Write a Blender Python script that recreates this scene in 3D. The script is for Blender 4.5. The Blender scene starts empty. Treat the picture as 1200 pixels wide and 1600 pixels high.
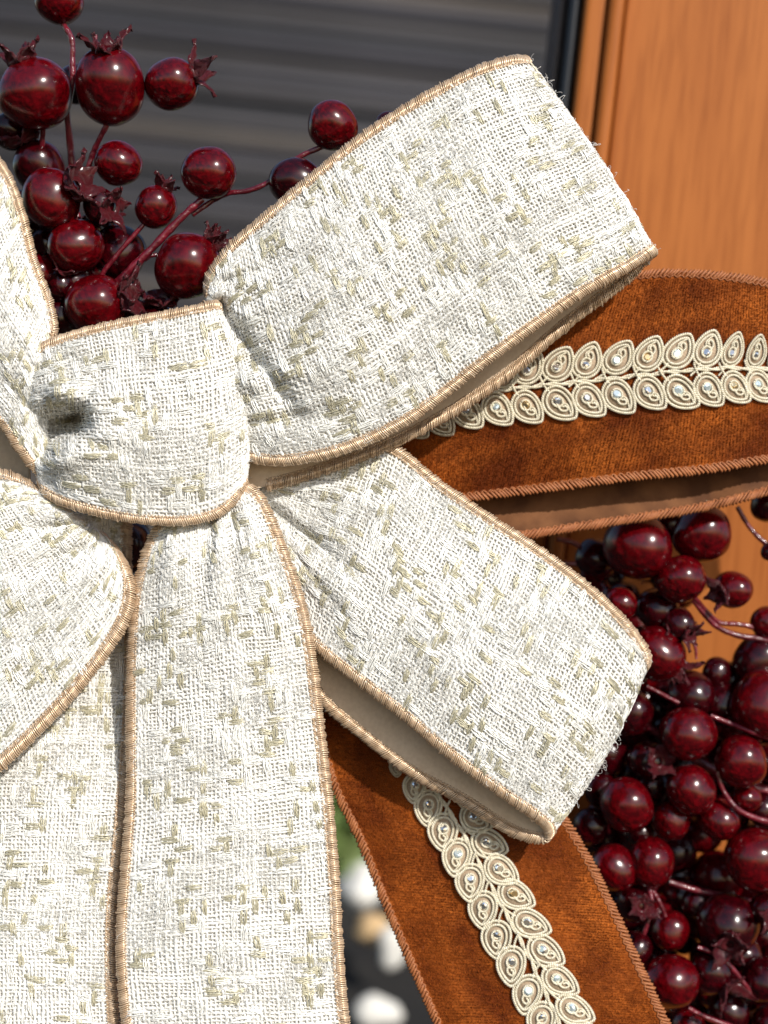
import bpy, math, random
import numpy as np
from mathutils import Vector, Matrix, Quaternion

PX = 0.000183            # metres per photo pixel in the plane of the bow
D = 0.45                 # camera distance to that plane
ROLL = math.radians(6.3)
CX, CY = 600.0, 800.0
rng = np.random.default_rng(7)
random.seed(7)

scene = bpy.context.scene
col = scene.collection

# ------------------------------------------------------------------ camera
cam_data = bpy.data.cameras.new("camera")
cam = bpy.data.objects.new("camera", cam_data)
col.objects.link(cam)
CAM = np.array([0.0, -D, 1.5])
RIGHT = np.array([math.cos(ROLL), 0, math.sin(ROLL)])
UP = np.array([-math.sin(ROLL), 0, math.cos(ROLL)])
FWD = np.array([0.0, 1.0, 0.0])
cam.matrix_world = Matrix(((RIGHT[0], UP[0], -FWD[0], CAM[0]),
                           (RIGHT[1], UP[1], -FWD[1], CAM[1]),
                           (RIGHT[2], UP[2], -FWD[2], CAM[2]),
                           (0, 0, 0, 1)))
cam_data.sensor_fit = 'VERTICAL'
cam_data.sensor_height = 36
cam_data.lens = 36 * (D / PX) / 1600
cam_data.clip_start = 0.01
cam_data.clip_end = 100
cam_data.dof.use_dof = True
cam_data.dof.focus_distance = D - 0.004
cam_data.dof.aperture_fstop = 7.0
scene.camera = cam

# ------------------------------------------------------------------ light
SUN_EL = math.radians(33)
SUN_AZ = math.radians(29)     # to the right of straight behind the camera
world = bpy.data.worlds.new("World")
scene.world = world
world.use_nodes = True
wn = world.node_tree
wn.nodes.clear()
sky = wn.nodes.new('ShaderNodeTexSky')
sky.sky_type = 'NISHITA'
sky.sun_disc = False
sky.sun_elevation = SUN_EL
sd = np.array([math.sin(SUN_AZ) * math.cos(SUN_EL), -math.cos(SUN_AZ) * math.cos(SUN_EL), math.sin(SUN_EL)])
sky.sun_rotation = math.atan2(sd[0], sd[1])
bg = wn.nodes.new('ShaderNodeBackground')
bg.inputs['Strength'].default_value = 0.14
wo = wn.nodes.new('ShaderNodeOutputWorld')
wn.links.new(sky.outputs[0], bg.inputs[0])
wn.links.new(bg.outputs[0], wo.inputs[0])
sun_data = bpy.data.lights.new("sun", 'SUN')
sun_data.energy = 4.35
sun_data.angle = math.radians(0.8)
sun_data.color = (1.0, 0.955, 0.89)
sun = bpy.data.objects.new("sun", sun_data)
col.objects.link(sun)
sun.rotation_mode = 'QUATERNION'
sun.rotation_quaternion = Vector(sd).to_track_quat('Z', 'Y')
sun.location = (0.6, -1.2, 2.6)
scene.view_settings.view_transform = 'Standard'
scene.view_settings.look = 'None'
scene.view_settings.exposure = 0.0
scene.view_settings.gamma = 1.0
scene.cycles.max_bounces = 12
scene.cycles.diffuse_bounces = 9
scene.cycles.use_denoising = True

# ------------------------------------------------------------------ helpers
def W(p):
    """photo pixels (x, y) and depth towards the camera (in pixels of the bow plane) -> world"""
    p = np.asarray(p, float)
    k = (D - p[..., 2] * PX) / D
    xc = (p[..., 0] - CX) * PX * k
    yc = -(p[..., 1] - CY) * PX * k
    return (CAM + xc[..., None] * RIGHT + yc[..., None] * UP + (D - p[..., 2] * PX)[..., None] * FWD)

def kscale(d):
    return PX * (D - d * PX) / D

def norm(a):
    return a / np.maximum(np.linalg.norm(a, axis=-1, keepdims=True), 1e-12)

def tag(o, label=None, cat=None, group=None, kind=None):
    if label: o['label'] = label
    if cat: o['category'] = cat
    if group: o['group'] = group
    if kind: o['kind'] = kind
    return o

def empty(name, loc, label, cat, group=None):
    o = bpy.data.objects.new(name, None)
    o.empty_display_size = 0.01
    o.location = loc
    col.objects.link(o)
    return tag(o, label, cat, group)

def mesh_obj(name, verts, quads, mats, parent=None, smooth=True, matidx=None, tris=None, data=None):
    """link a mesh object; verts in world space, or local when data is reused"""
    verts = np.asarray(verts, np.float32).reshape(-1, 3)
    me = bpy.data.meshes.new(name)
    me.vertices.add(len(verts))
    faces = []
    quads = np.asarray(quads, np.int32).reshape(-1, 4) if quads is not None and len(quads) else np.zeros((0, 4), np.int32)
    tris = np.asarray(tris, np.int32).reshape(-1, 3) if tris is not None and len(tris) else np.zeros((0, 3), np.int32)
    nq, nt = len(quads), len(tris)
    me.loops.add(nq * 4 + nt * 3)
    me.polygons.add(nq + nt)
    me.loops.foreach_set('vertex_index', np.concatenate([quads.ravel(), tris.ravel()]))
    me.polygons.foreach_set('loop_start', np.concatenate([np.arange(nq) * 4, nq * 4 + np.arange(nt) * 3]).astype(np.int32))
    if matidx is not None:
        me.polygons.foreach_set('material_index', np.asarray(matidx, np.int32))
    me.polygons.foreach_set('use_smooth', np.full(nq + nt, smooth))
    if parent is not None:
        org = np.array(parent.get('_org', (0, 0, 0)))
    me.vertices.foreach_set('co', verts.ravel())
    me.update(calc_edges=True)
    me.validate()
    for m in (mats if isinstance(mats, (list, tuple)) else [mats]):
        me.materials.append(m)
    o = bpy.data.objects.new(name, me)
    col.objects.link(o)
    if parent is not None:
        set_parent(o, parent)
    return o

def world_of(o):
    m = Matrix.LocRotScale(o.location, o.rotation_euler if o.rotation_mode != 'QUATERNION' else o.rotation_quaternion, o.scale)
    if o.parent:
        m = world_of(o.parent) @ o.matrix_parent_inverse @ m
    return m

def set_parent(o, parent):
    o.parent = parent
    o.matrix_parent_inverse = world_of(parent).inverted()

def catmull(ctrl, n):
    """ctrl (m, k) -> n samples of a centripetal-ish Catmull-Rom curve, plus parameter values"""
    c = np.asarray(ctrl, float)
    m = len(c)
    ext = np.vstack([2 * c[0] - c[1], c, 2 * c[-1] - c[-2]])
    t = np.linspace(0, m - 1, n)
    i = np.minimum(t.astype(int), m - 2)
    f = (t - i)[:, None]
    p0, p1, p2, p3 = ext[i], ext[i + 1], ext[i + 2], ext[i + 3]
    return 0.5 * ((2 * p1) + (-p0 + p2) * f + (2 * p0 - 5 * p1 + 4 * p2 - p3) * f ** 2 + (-p0 + 3 * p1 - 3 * p2 + p3) * f ** 3)

def resample(c, n, cols=slice(0, 3)):
    s = np.concatenate([[0], np.cumsum(np.linalg.norm(np.diff(c[:, cols], axis=0), axis=1))])
    t = np.linspace(0, s[-1], n)
    return np.stack([np.interp(t, s, c[:, k]) for k in range(c.shape[1])], 1), s[-1]

def tubes(P, R, N, sides=4, flat=1.0, cap=True):
    """P (m,n,3) polylines, R (m,n) radii, N (m,n,3) reference normals -> verts, quads"""
    m, n = P.shape[:2]
    T = norm(np.gradient(P, axis=1))
    B = norm(np.cross(T, N))
    Nn = np.cross(B, T)
    a = np.arange(sides) * 2 * np.pi / sides
    V = P[:, :, None] + R[:, :, None, None] * (np.cos(a)[None, None, :, None] * B[:, :, None] + flat * np.sin(a)[None, None, :, None] * Nn[:, :, None])
    idx = np.arange(m * n * sides).reshape(m, n, sides)
    nx = np.roll(idx, -1, axis=2)
    Q = np.stack([idx[:, :-1], nx[:, :-1], nx[:, 1:], idx[:, 1:]], -1).reshape(-1, 4)
    if cap and sides == 4:
        Q = np.vstack([Q, idx[:, 0, ::-1], idx[:, -1]])
    return V.reshape(-1, 3), Q

def joinvq(parts):
    vs, qs, o = [], [], 0
    for v, q in parts:
        vs.append(v); qs.append(q + o); o += len(v)
    return np.vstack(vs), np.vstack(qs)

# cheap smooth noise
def snoise(x, y, seed, octaves=3, base=1.0):
    r = np.random.default_rng(seed)
    out = 0
    amp = 1.0
    tot = 0
    for k in range(octaves):
        for _ in range(4):
            a = r.uniform(0, 2 * np.pi); ph = r.uniform(0, 2 * np.pi)
            f = base * (2 ** k) * r.uniform(0.7, 1.3)
            out = out + amp * np.sin(f * (x * np.cos(a) + y * np.sin(a)) + ph)
        tot += amp * 2
        amp *= 0.6
    return out / tot

# ------------------------------------------------------------------ materials
def mat(name, base, rough=0.6, metallic=0.0, spec=0.5, sheen=0.0, sheen_tint=(1, 1, 1), coat=0.0, coat_rough=0.1,
        var=None, var_scale=200, var_detail=3, var_stretch=(1, 1, 1), var_lo=0.35, var_hi=0.65, bump=None, sss=0.0, trans=0.0):
    m = bpy.data.materials.new(name)
    m.use_nodes = True
    nt = m.node_tree
    b = nt.nodes['Principled BSDF']
    b.inputs['Base Color'].default_value = (*base, 1)
    b.inputs['Roughness'].default_value = rough
    b.inputs['Metallic'].default_value = metallic
    b.inputs['Specular IOR Level'].default_value = spec
    b.inputs['Sheen Weight'].default_value = sheen
    b.inputs['Sheen Tint'].default_value = (*sheen_tint, 1)
    b.inputs['Sheen Roughness'].default_value = 0.35
    b.inputs['Coat Weight'].default_value = coat
    b.inputs['Coat Roughness'].default_value = coat_rough
    b.inputs['Transmission Weight'].default_value = trans
    if sss:
        b.inputs['Subsurface Weight'].default_value = sss
        b.inputs['Subsurface Radius'].default_value = (0.002, 0.002, 0.002)
        b.inputs['Subsurface Scale'].default_value = 1.0
    tc = nt.nodes.new('ShaderNodeTexCoord')
    mp = nt.nodes.new('ShaderNodeMapping')
    mp.inputs['Scale'].default_value = var_stretch
    nt.links.new(tc.outputs['Object'], mp.inputs[0])
    if var is not None:
        nz = nt.nodes.new('ShaderNodeTexNoise')
        nz.inputs['Scale'].default_value = var_scale
        nz.inputs['Detail'].default_value = var_detail
        nt.links.new(mp.outputs[0], nz.inputs['Vector'])
        cr = nt.nodes.new('ShaderNodeValToRGB')
        cr.color_ramp.elements[0].position = var_lo
        cr.color_ramp.elements[1].position = var_hi
        cr.color_ramp.elements[0].color = (*var, 1)
        cr.color_ramp.elements[1].color = (*base, 1)
        nt.links.new(nz.outputs[0], cr.inputs[0])
        nt.links.new(cr.outputs[0], b.inputs['Base Color'])
    if bump is not None:
        last = None
        for (sc, dist, st) in bump:
            nz = nt.nodes.new('ShaderNodeTexNoise')
            nz.inputs['Scale'].default_value = sc
            nz.inputs['Detail'].default_value = 2
            mp2 = nt.nodes.new('ShaderNodeMapping')
            mp2.inputs['Scale'].default_value = st
            nt.links.new(tc.outputs['Object'], mp2.inputs[0])
            nt.links.new(mp2.outputs[0], nz.inputs['Vector'])
            bp = nt.nodes.new('ShaderNodeBump')
            bp.inputs['Strength'].default_value = 1.0
            bp.inputs['Distance'].default_value = dist
            nt.links.new(nz.outputs[0], bp.inputs['Height'])
            if last: nt.links.new(last.outputs[0], bp.inputs['Normal'])
            last = bp
        nt.links.new(last.outputs[0], b.inputs['Normal'])
    return m

M = {}
M['yarn'] = mat('white_yarn', (0.88, 0.868, 0.825), 0.9, spec=0.2, sheen=0.2, var=(0.83, 0.815, 0.765), var_scale=160)
M['fuzz'] = mat('white_mohair', (0.93, 0.925, 0.90), 0.9, spec=0.2)
M['cloth_base'] = mat('woven_ground_cloth', (0.84, 0.82, 0.77), 0.95, spec=0.1, var=(0.77, 0.74, 0.68), var_scale=700)
M['olive_lurex'] = mat('olive_gold_thread', (0.60, 0.56, 0.41), 0.36, metallic=0.3, spec=0.6)
M['silver_lurex'] = mat('white_satin_thread', (0.92, 0.915, 0.87), 0.25, metallic=0.1, spec=0.8)
M['gold_edge'] = mat('gold_satin_thread', (0.70, 0.54, 0.38), 0.3, metallic=0.4, spec=0.8, var=(0.55, 0.385, 0.24), var_scale=500)
M['gold_core'] = mat('gold_satin_core', (0.46, 0.33, 0.21), 0.6)
M['satin'] = mat('beige_satin', (0.76, 0.61, 0.44), 0.5, spec=0.3, var=(0.68, 0.53, 0.37), var_scale=900,
                 bump=[(2500, 0.00006, (1, 1, 1))])
M['copper_edge'] = mat('copper_braid', (0.40, 0.15, 0.055), 0.55, spec=0.4, var=(0.30, 0.10, 0.035), var_scale=700)
M['velvet_back'] = mat('brown_satin_back', (0.19, 0.078, 0.030), 0.7, spec=0.15, sheen=0.2, sheen_tint=(1.0, 0.6, 0.35), var=(0.09, 0.034, 0.013), var_scale=110, var_detail=5,
                       bump=[(1800, 0.00005, (1, 1, 1))])
M['cord'] = mat('pale_gold_cord', (0.78, 0.72, 0.57), 0.36, metallic=0.15, spec=0.7, var=(0.60, 0.54, 0.39), var_scale=900)
M['net'] = mat('blush_net_backing', (0.46, 0.35, 0.24), 0.8, var=(0.32, 0.23, 0.15), var_scale=2500)
M['gem'] = mat('foiled_crystal', (1.0, 0.98, 0.93), 0.07, metallic=0.92, spec=1.0)
M['gem_blue'] = mat('iridescent_crystal', (0.85, 0.97, 0.98), 0.12, metallic=0.6, spec=1.0)
M['gem_gold'] = mat('champagne_crystal', (0.95, 0.72, 0.38), 0.08, metallic=0.9, spec=1.0)
M['stem'] = mat('lacquered_red_wire', (0.16, 0.008, 0.018), 0.32, coat=0.5, var=(0.07, 0.003, 0.008), var_scale=160,
                bump=[(500, 0.0006, (1, 1, 1))])
M['petal'] = mat('crumpled_red_calyx', (0.20, 0.005, 0.015), 0.4, coat=0.35, coat_rough=0.2, var=(0.07, 0.002, 0.006), var_scale=160,
                 bump=[(400, 0.0006, (1, 1, 1))])

def translucent(m, w, colour):
    nt = m.node_tree
    b = nt.nodes['Principled BSDF']
    out = [n for n in nt.nodes if n.type == 'OUTPUT_MATERIAL'][0]
    tr = nt.nodes.new('ShaderNodeBsdfTranslucent'); tr.inputs['Color'].default_value = (*colour, 1)
    mx = nt.nodes.new('ShaderNodeMixShader'); mx.inputs[0].default_value = w
    nt.links.new(b.outputs[0], mx.inputs[1]); nt.links.new(tr.outputs[0], mx.inputs[2])
    nt.links.new(mx.outputs[0], out.inputs[0])
translucent(M['yarn'], 0.14, (0.9, 0.885, 0.85))
translucent(M['fuzz'], 0.5, (0.97, 0.965, 0.94))
translucent(M['cloth_base'], 0.12, (0.8, 0.75, 0.68))
translucent(M['satin'], 0.2, (0.8, 0.65, 0.48))

def berry_mat(name, a, b, c):
    m = mat(name, a, 0.5, spec=0.0, coat=1.0, coat_rough=0.2, var=b, var_scale=5.0, var_detail=6, var_lo=0.38, var_hi=0.66,
            bump=[(2.2, 0.0016, (1, 1, 1)), (9, 0.00008, (1, 1, 1))])
    nt = m.node_tree
    # fine pale-red crackle through the lacquer
    b_ = nt.nodes['Principled BSDF']
    src = b_.inputs['Base Color'].links[0].from_socket
    tc = [n for n in nt.nodes if n.type == 'TEX_COORD'][0]
    vo = nt.nodes.new('ShaderNodeTexNoise'); vo.inputs['Scale'].default_value = 22; vo.inputs['Detail'].default_value = 5
    nt.links.new(tc.outputs['Object'], vo.inputs['Vector'])
    cr = nt.nodes.new('ShaderNodeValToRGB')
    cr.color_ramp.elements[0].position = 0.58; cr.color_ramp.elements[1].position = 0.72
    cr.color_ramp.elements[0].color = (0, 0, 0, 1); cr.color_ramp.elements[1].color = (0.3, 0.3, 0.3, 1)
    nt.links.new(vo.outputs[0], cr.inputs[0])
    mx = nt.nodes.new('ShaderNodeMix'); mx.data_type = 'RGBA'
    nt.links.new(cr.outputs[0], mx.inputs[0])
    nt.links.new(src, mx.inputs[6])
    mx.inputs[7].default_value = (*c, 1)
    nt.links.new(mx.outputs[2], b_.inputs['Base Color'])
    return m
M['berry'] = berry_mat('lacquered_red_berry', (0.100, 0.0004, 0.0024), (0.046, 0.0002, 0.0014), (0.17, 0.001, 0.004))
M['berry_shaded'] = berry_mat('shaded_lacquered_berry', (0.040, 0.0003, 0.0020), (0.014, 0.0002, 0.0012), (0.10, 0.001, 0.004))  # darker copy of the berry red: shade among the berries put into the colour

def velvet_mat():
    m = bpy.data.materials.new('copper_velvet'); m.use_nodes = True
    nt = m.node_tree; b = nt.nodes['Principled BSDF']
    b.inputs['Roughness'].default_value = 0.85
    b.inputs['Specular IOR Level'].default_value = 0.15
    b.inputs['Sheen Weight'].default_value = 0.8
    b.inputs['Sheen Roughness'].default_value = 0.3
    b.inputs['Sheen Tint'].default_value = (1.0, 0.42, 0.14, 1)
    uv = nt.nodes.new('ShaderNodeUVMap'); uv.uv_map = 'UVMap'   # metres along and across the ribbon
    def noise(scale, detail, st):
        mp = nt.nodes.new('ShaderNodeMapping'); mp.inputs['Scale'].default_value = st
        nt.links.new(uv.outputs[0], mp.inputs[0])
        n = nt.nodes.new('ShaderNodeTexNoise'); n.inputs['Scale'].default_value = scale; n.inputs['Detail'].default_value = detail
        nt.links.new(mp.outputs[0], n.inputs['Vector'])
        return n
    n1 = noise(42, 2, (1, 1.6, 1))
    cr = nt.nodes.new('ShaderNodeValToRGB')
    e = cr.color_ramp.elements
    e[0].position = 0.36; e[0].color = (0.125, 0.024, 0.0032, 1)
    e[1].position = 0.66; e[1].color = (0.36, 0.092, 0.012, 1)
    nt.links.new(n1.outputs[0], cr.inputs[0])
    n2 = noise(300, 3, (3.2, 1.1, 1))      # ribs that run across the ribbon
    cr2 = nt.nodes.new('ShaderNodeValToRGB')
    cr2.color_ramp.elements[0].position = 0.35; cr2.color_ramp.elements[0].color = (0.68, 0.66, 0.64, 1)
    cr2.color_ramp.elements[1].position = 0.65; cr2.color_ramp.elements[1].color = (1.25, 1.27, 1.3, 1)
    nt.links.new(n2.outputs[0], cr2.inputs[0])
    mx = nt.nodes.new('ShaderNodeMix'); mx.data_type = 'RGBA'; mx.blend_type = 'MULTIPLY'; mx.inputs[0].default_value = 1
    nt.links.new(cr.outputs[0], mx.inputs[6]); nt.links.new(cr2.outputs[0], mx.inputs[7])
    nt.links.new(mx.outputs[2], b.inputs['Base Color'])
    bp = nt.nodes.new('ShaderNodeBump'); bp.inputs['Distance'].default_value = 0.00018; bp.inputs['Strength'].default_value = 0.8
    nt.links.new(n2.outputs[0], bp.inputs['Height'])
    n3 = noise(1600, 2, (1, 1, 1))
    bp2 = nt.nodes.new('ShaderNodeBump'); bp2.inputs['Distance'].default_value = 0.00025
    nt.links.new(n3.outputs[0], bp2.inputs['Height']); nt.links.new(bp.outputs[0], bp2.inputs['Normal'])
    bp3 = nt.nodes.new('ShaderNodeBump'); bp3.inputs['Distance'].default_value = 0.0012
    nt.links.new(n1.outputs[0], bp3.inputs['Height']); nt.links.new(bp2.outputs[0], bp3.inputs['Normal'])
    nt.links.new(bp3.outputs[0], b.inputs['Normal'])
    return m
M['velvet'] = velvet_mat()
M['velvet_pile'] = mat('velvet_pile_fibre', (0.40, 0.100, 0.014), 0.42, spec=0.4, var=(0.22, 0.046, 0.006), var_scale=75)

def wood_mat(name, a, b, c):
    m = bpy.data.materials.new(name); m.use_nodes = True
    nt = m.node_tree; bs = nt.nodes['Principled BSDF']
    bs.inputs['Roughness'].default_value = 0.5; bs.inputs['Specular IOR Level'].default_value = 0.12
    tc = nt.nodes.new('ShaderNodeTexCoord')
    def noise(scale, detail, st, dist=0):
        mp = nt.nodes.new('ShaderNodeMapping'); mp.inputs['Scale'].default_value = st
        nt.links.new(tc.outputs['Object'], mp.inputs[0])
        n = nt.nodes.new('ShaderNodeTexNoise'); n.inputs['Scale'].default_value = scale; n.inputs['Detail'].default_value = detail
        n.inputs['Distortion'].default_value = dist
        nt.links.new(mp.outputs[0], n.inputs['Vector'])
        return n
    n1 = noise(26, 4, (1, 1, 0.09), 0.8)
    cr = nt.nodes.new('ShaderNodeValToRGB')
    e = cr.color_ramp.elements
    e[0].position = 0.3; e[0].color = (*a, 1)
    e[1].position = 0.7; e[1].color = (*b, 1)
    nt.links.new(n1.outputs[0], cr.inputs[0])
    n2 = noise(600, 4, (1, 1, 0.06))
    cr2 = nt.nodes.new('ShaderNodeValToRGB')
    cr2.color_ramp.elements[0].position = 0.33; cr2.color_ramp.elements[0].color = (*c, 1)
    cr2.color_ramp.elements[1].position = 0.55; cr2.color_ramp.elements[1].color = (1, 1, 1, 1)
    nt.links.new(n2.outputs[0], cr2.inputs[0])
    mx = nt.nodes.new('ShaderNodeMix'); mx.data_type = 'RGBA'; mx.blend_type = 'MULTIPLY'; mx.inputs[0].default_value = 1
    nt.links.new(cr.outputs[0], mx.inputs[6]); nt.links.new(cr2.outputs[0], mx.inputs[7])
    nt.links.new(mx.outputs[2], bs.inputs['Base Color'])
    return m
M['wood'] = wood_mat('orange_varnished_wood', (0.29, 0.084, 0.016), (0.41, 0.136, 0.030), (0.80, 0.75, 0.68))
M['seal'] = mat('black_rubber', (0.012, 0.012, 0.014), 0.4)
M['soil'] = mat('dark_soil', (0.02, 0.017, 0.014), 0.95, var=(0.008, 0.007, 0.007), var_scale=20)
M['stone_white'] = mat('white_stone', (0.75, 0.73, 0.68), 0.8, var=(0.6, 0.57, 0.5), var_scale=20)
M['stone_tan'] = mat('tan_stone', (0.6, 0.40, 0.2), 0.8)
M['grass'] = mat('shrub_leaf', (0.36, 0.44, 0.18), 0.5, var=(0.20, 0.30, 0.08), var_scale=30)
M['plaster'] = mat('taupe_render', (0.13, 0.12, 0.105), 0.9, var=(0.09, 0.085, 0.08), var_scale=6)

# ------------------------------------------------------------------ ribbon surfaces
class Surf:
    """rows: (Ux,Uy,Ud, Lx,Ly,Ld, bx,by,bd): both edges of the ribbon and how far its middle swells"""
    def __init__(s, rows, creases=(), wob=2.0, seed=1, flip=False, front=1.0, curve=1.0):
        c = np.array([list(r) + [0] * (9 - len(r)) for r in rows], float)
        dense = catmull(c, 40 * len(rows))
        mid = (dense[:, 0:3] + dense[:, 3:6]) / 2
        sl = np.concatenate([[0], np.cumsum(np.linalg.norm(np.diff(mid, axis=0), axis=1))])
        s.len = sl[-1]
        s.nu = max(40, int(s.len / 5)); s.nv = 72
        t = np.linspace(0, s.len, s.nu)
        r = np.stack([np.interp(t, sl, dense[:, k]) for k in range(9)], 1)
        v = np.linspace(0, 1, s.nv)
        A, B, bl = r[:, None, 0:3], r[:, None, 3:6], r[:, None, 6:9]
        p = A + (B - A) * v[None, :, None] + bl * (np.sin(np.pi * v) ** curve)[None, :, None]
        s.wid = np.median(np.linalg.norm(r[:, 0:3] - r[:, 3:6], axis=1))
        uu = t[:, None] + 0 * v[None]
        vv = v[None] * s.wid + 0 * t[:, None]
        fr = (uu < front * s.len)
        for (x0, y0, x1, y1, wdt, dep) in creases:
            dx, dy = x1 - x0, y1 - y0
            q = np.clip(((p[..., 0] - x0) * dx + (p[..., 1] - y0) * dy) / (dx * dx + dy * dy), 0, 1)
            dist = np.hypot(p[..., 0] - x0 - q * dx, p[..., 1] - y0 - q * dy)
            taper = 1 - 0.75 * q
            p[..., 2] += fr * dep * taper * np.exp(-(dist / (wdt * (0.7 + 0.6 * q))) ** 2)
        p[..., 2] += wob * snoise(uu, vv, seed, 3, 0.018) * (np.sin(np.pi * v)[None] * 0.4 + 0.6)
        s.px = p
        s.P = W(p)
        s.su, s.sv = s.len / (s.nu - 1), s.wid / (s.nv - 1)
        N = norm(np.cross(np.gradient(s.P, axis=0), np.gradient(s.P, axis=1)))
        i0 = s.nu // 3
        sign = -np.sign(N[i0, s.nv // 2, 1]) * (-1 if flip else 1)
        s.N = N * sign
    def at(s, u, v):
        """u in px along, v 0..1 across -> P, N (bilinear)"""
        fu = np.clip(u / s.su, 0, s.nu - 1.001); fv = np.clip(v * (s.nv - 1), 0, s.nv - 1.001)
        i, j = fu.astype(int), fv.astype(int)
        a, b = (fu - i)[..., None], (fv - j)[..., None]
        def bl(G):
            return (G[i, j] * (1 - a) * (1 - b) + G[i + 1, j] * a * (1 - b) + G[i, j + 1] * (1 - a) * b + G[i + 1, j + 1] * a * b)
        return bl(s.P), norm(bl(s.N))
    def near(s, x, y, front=1.0):
        n = int(s.nu * front)
        d = (s.px[:n, :, 0] - x) ** 2 + (s.px[:n, :, 1] - y) ** 2
        i, j = np.unravel_index(np.argmin(d), d.shape)
        off = W(np.array([x, y, s.px[i, j, 2]]))
        return off, s.N[i, j], (i, j)

def sheet(name, S, off_top, off_bot, m, parent, uv=False, urange=None):
    """a closed slab between two offsets of the surface (offsets in px)"""
    i0, i1 = (0, S.nu) if urange is None else (int(urange[0] * S.nu), int(urange[1] * S.nu))
    P, N = S.P[i0:i1], S.N[i0:i1]
    nu, nv = P.shape[:2]
    top = (P + N * off_top * PX); bot = (P + N * off_bot * PX)
    V = np.vstack([top.reshape(-1, 3), bot.reshape(-1, 3)])
    g = np.arange(nu * nv).reshape(nu, nv)
    q = np.stack([g[:-1, :-1], g[1:, :-1], g[1:, 1:], g[:-1, 1:]], -1).reshape(-1, 4)
    # winding to match the normal
    n0 = np.cross(P[1, 0] - P[0, 0], P[0, 1] - P[0, 0])
    if np.dot(n0, N[0, 0]) < 0: q = q[:, ::-1]
    k = nu * nv
    rim = np.concatenate([g[0, :-1], g[:-1, -1], g[-1, :0:-1], g[:0:-1, 0]])
    rn = np.roll(rim, -1)
    side = np.stack([rim, rn, rn + k, rim + k], -1)
    Q = np.vstack([q, q[:, ::-1] + k, side])
    o = mesh_obj(name, V, Q, m, parent)
    if uv:
        me = o.data
        uvl = me.uv_layers.new(name='UVMap')
        uu = (np.arange(i0, i1)[:, None] * S.su * PX + np.zeros((1, nv))).ravel()
        vv = (np.arange(nv)[None] * S.sv * PX + np.zeros((nu, 1))).ravel()
        co = np.stack([np.concatenate([uu, uu]), np.concatenate([vv, vv])], 1)
        li = np.empty(len(me.loops), np.int32); me.loops.foreach_get('vertex_index', li)
        uvl.data.foreach_set('uv', co[li].astype(np.float32).ravel())
    return o

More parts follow.
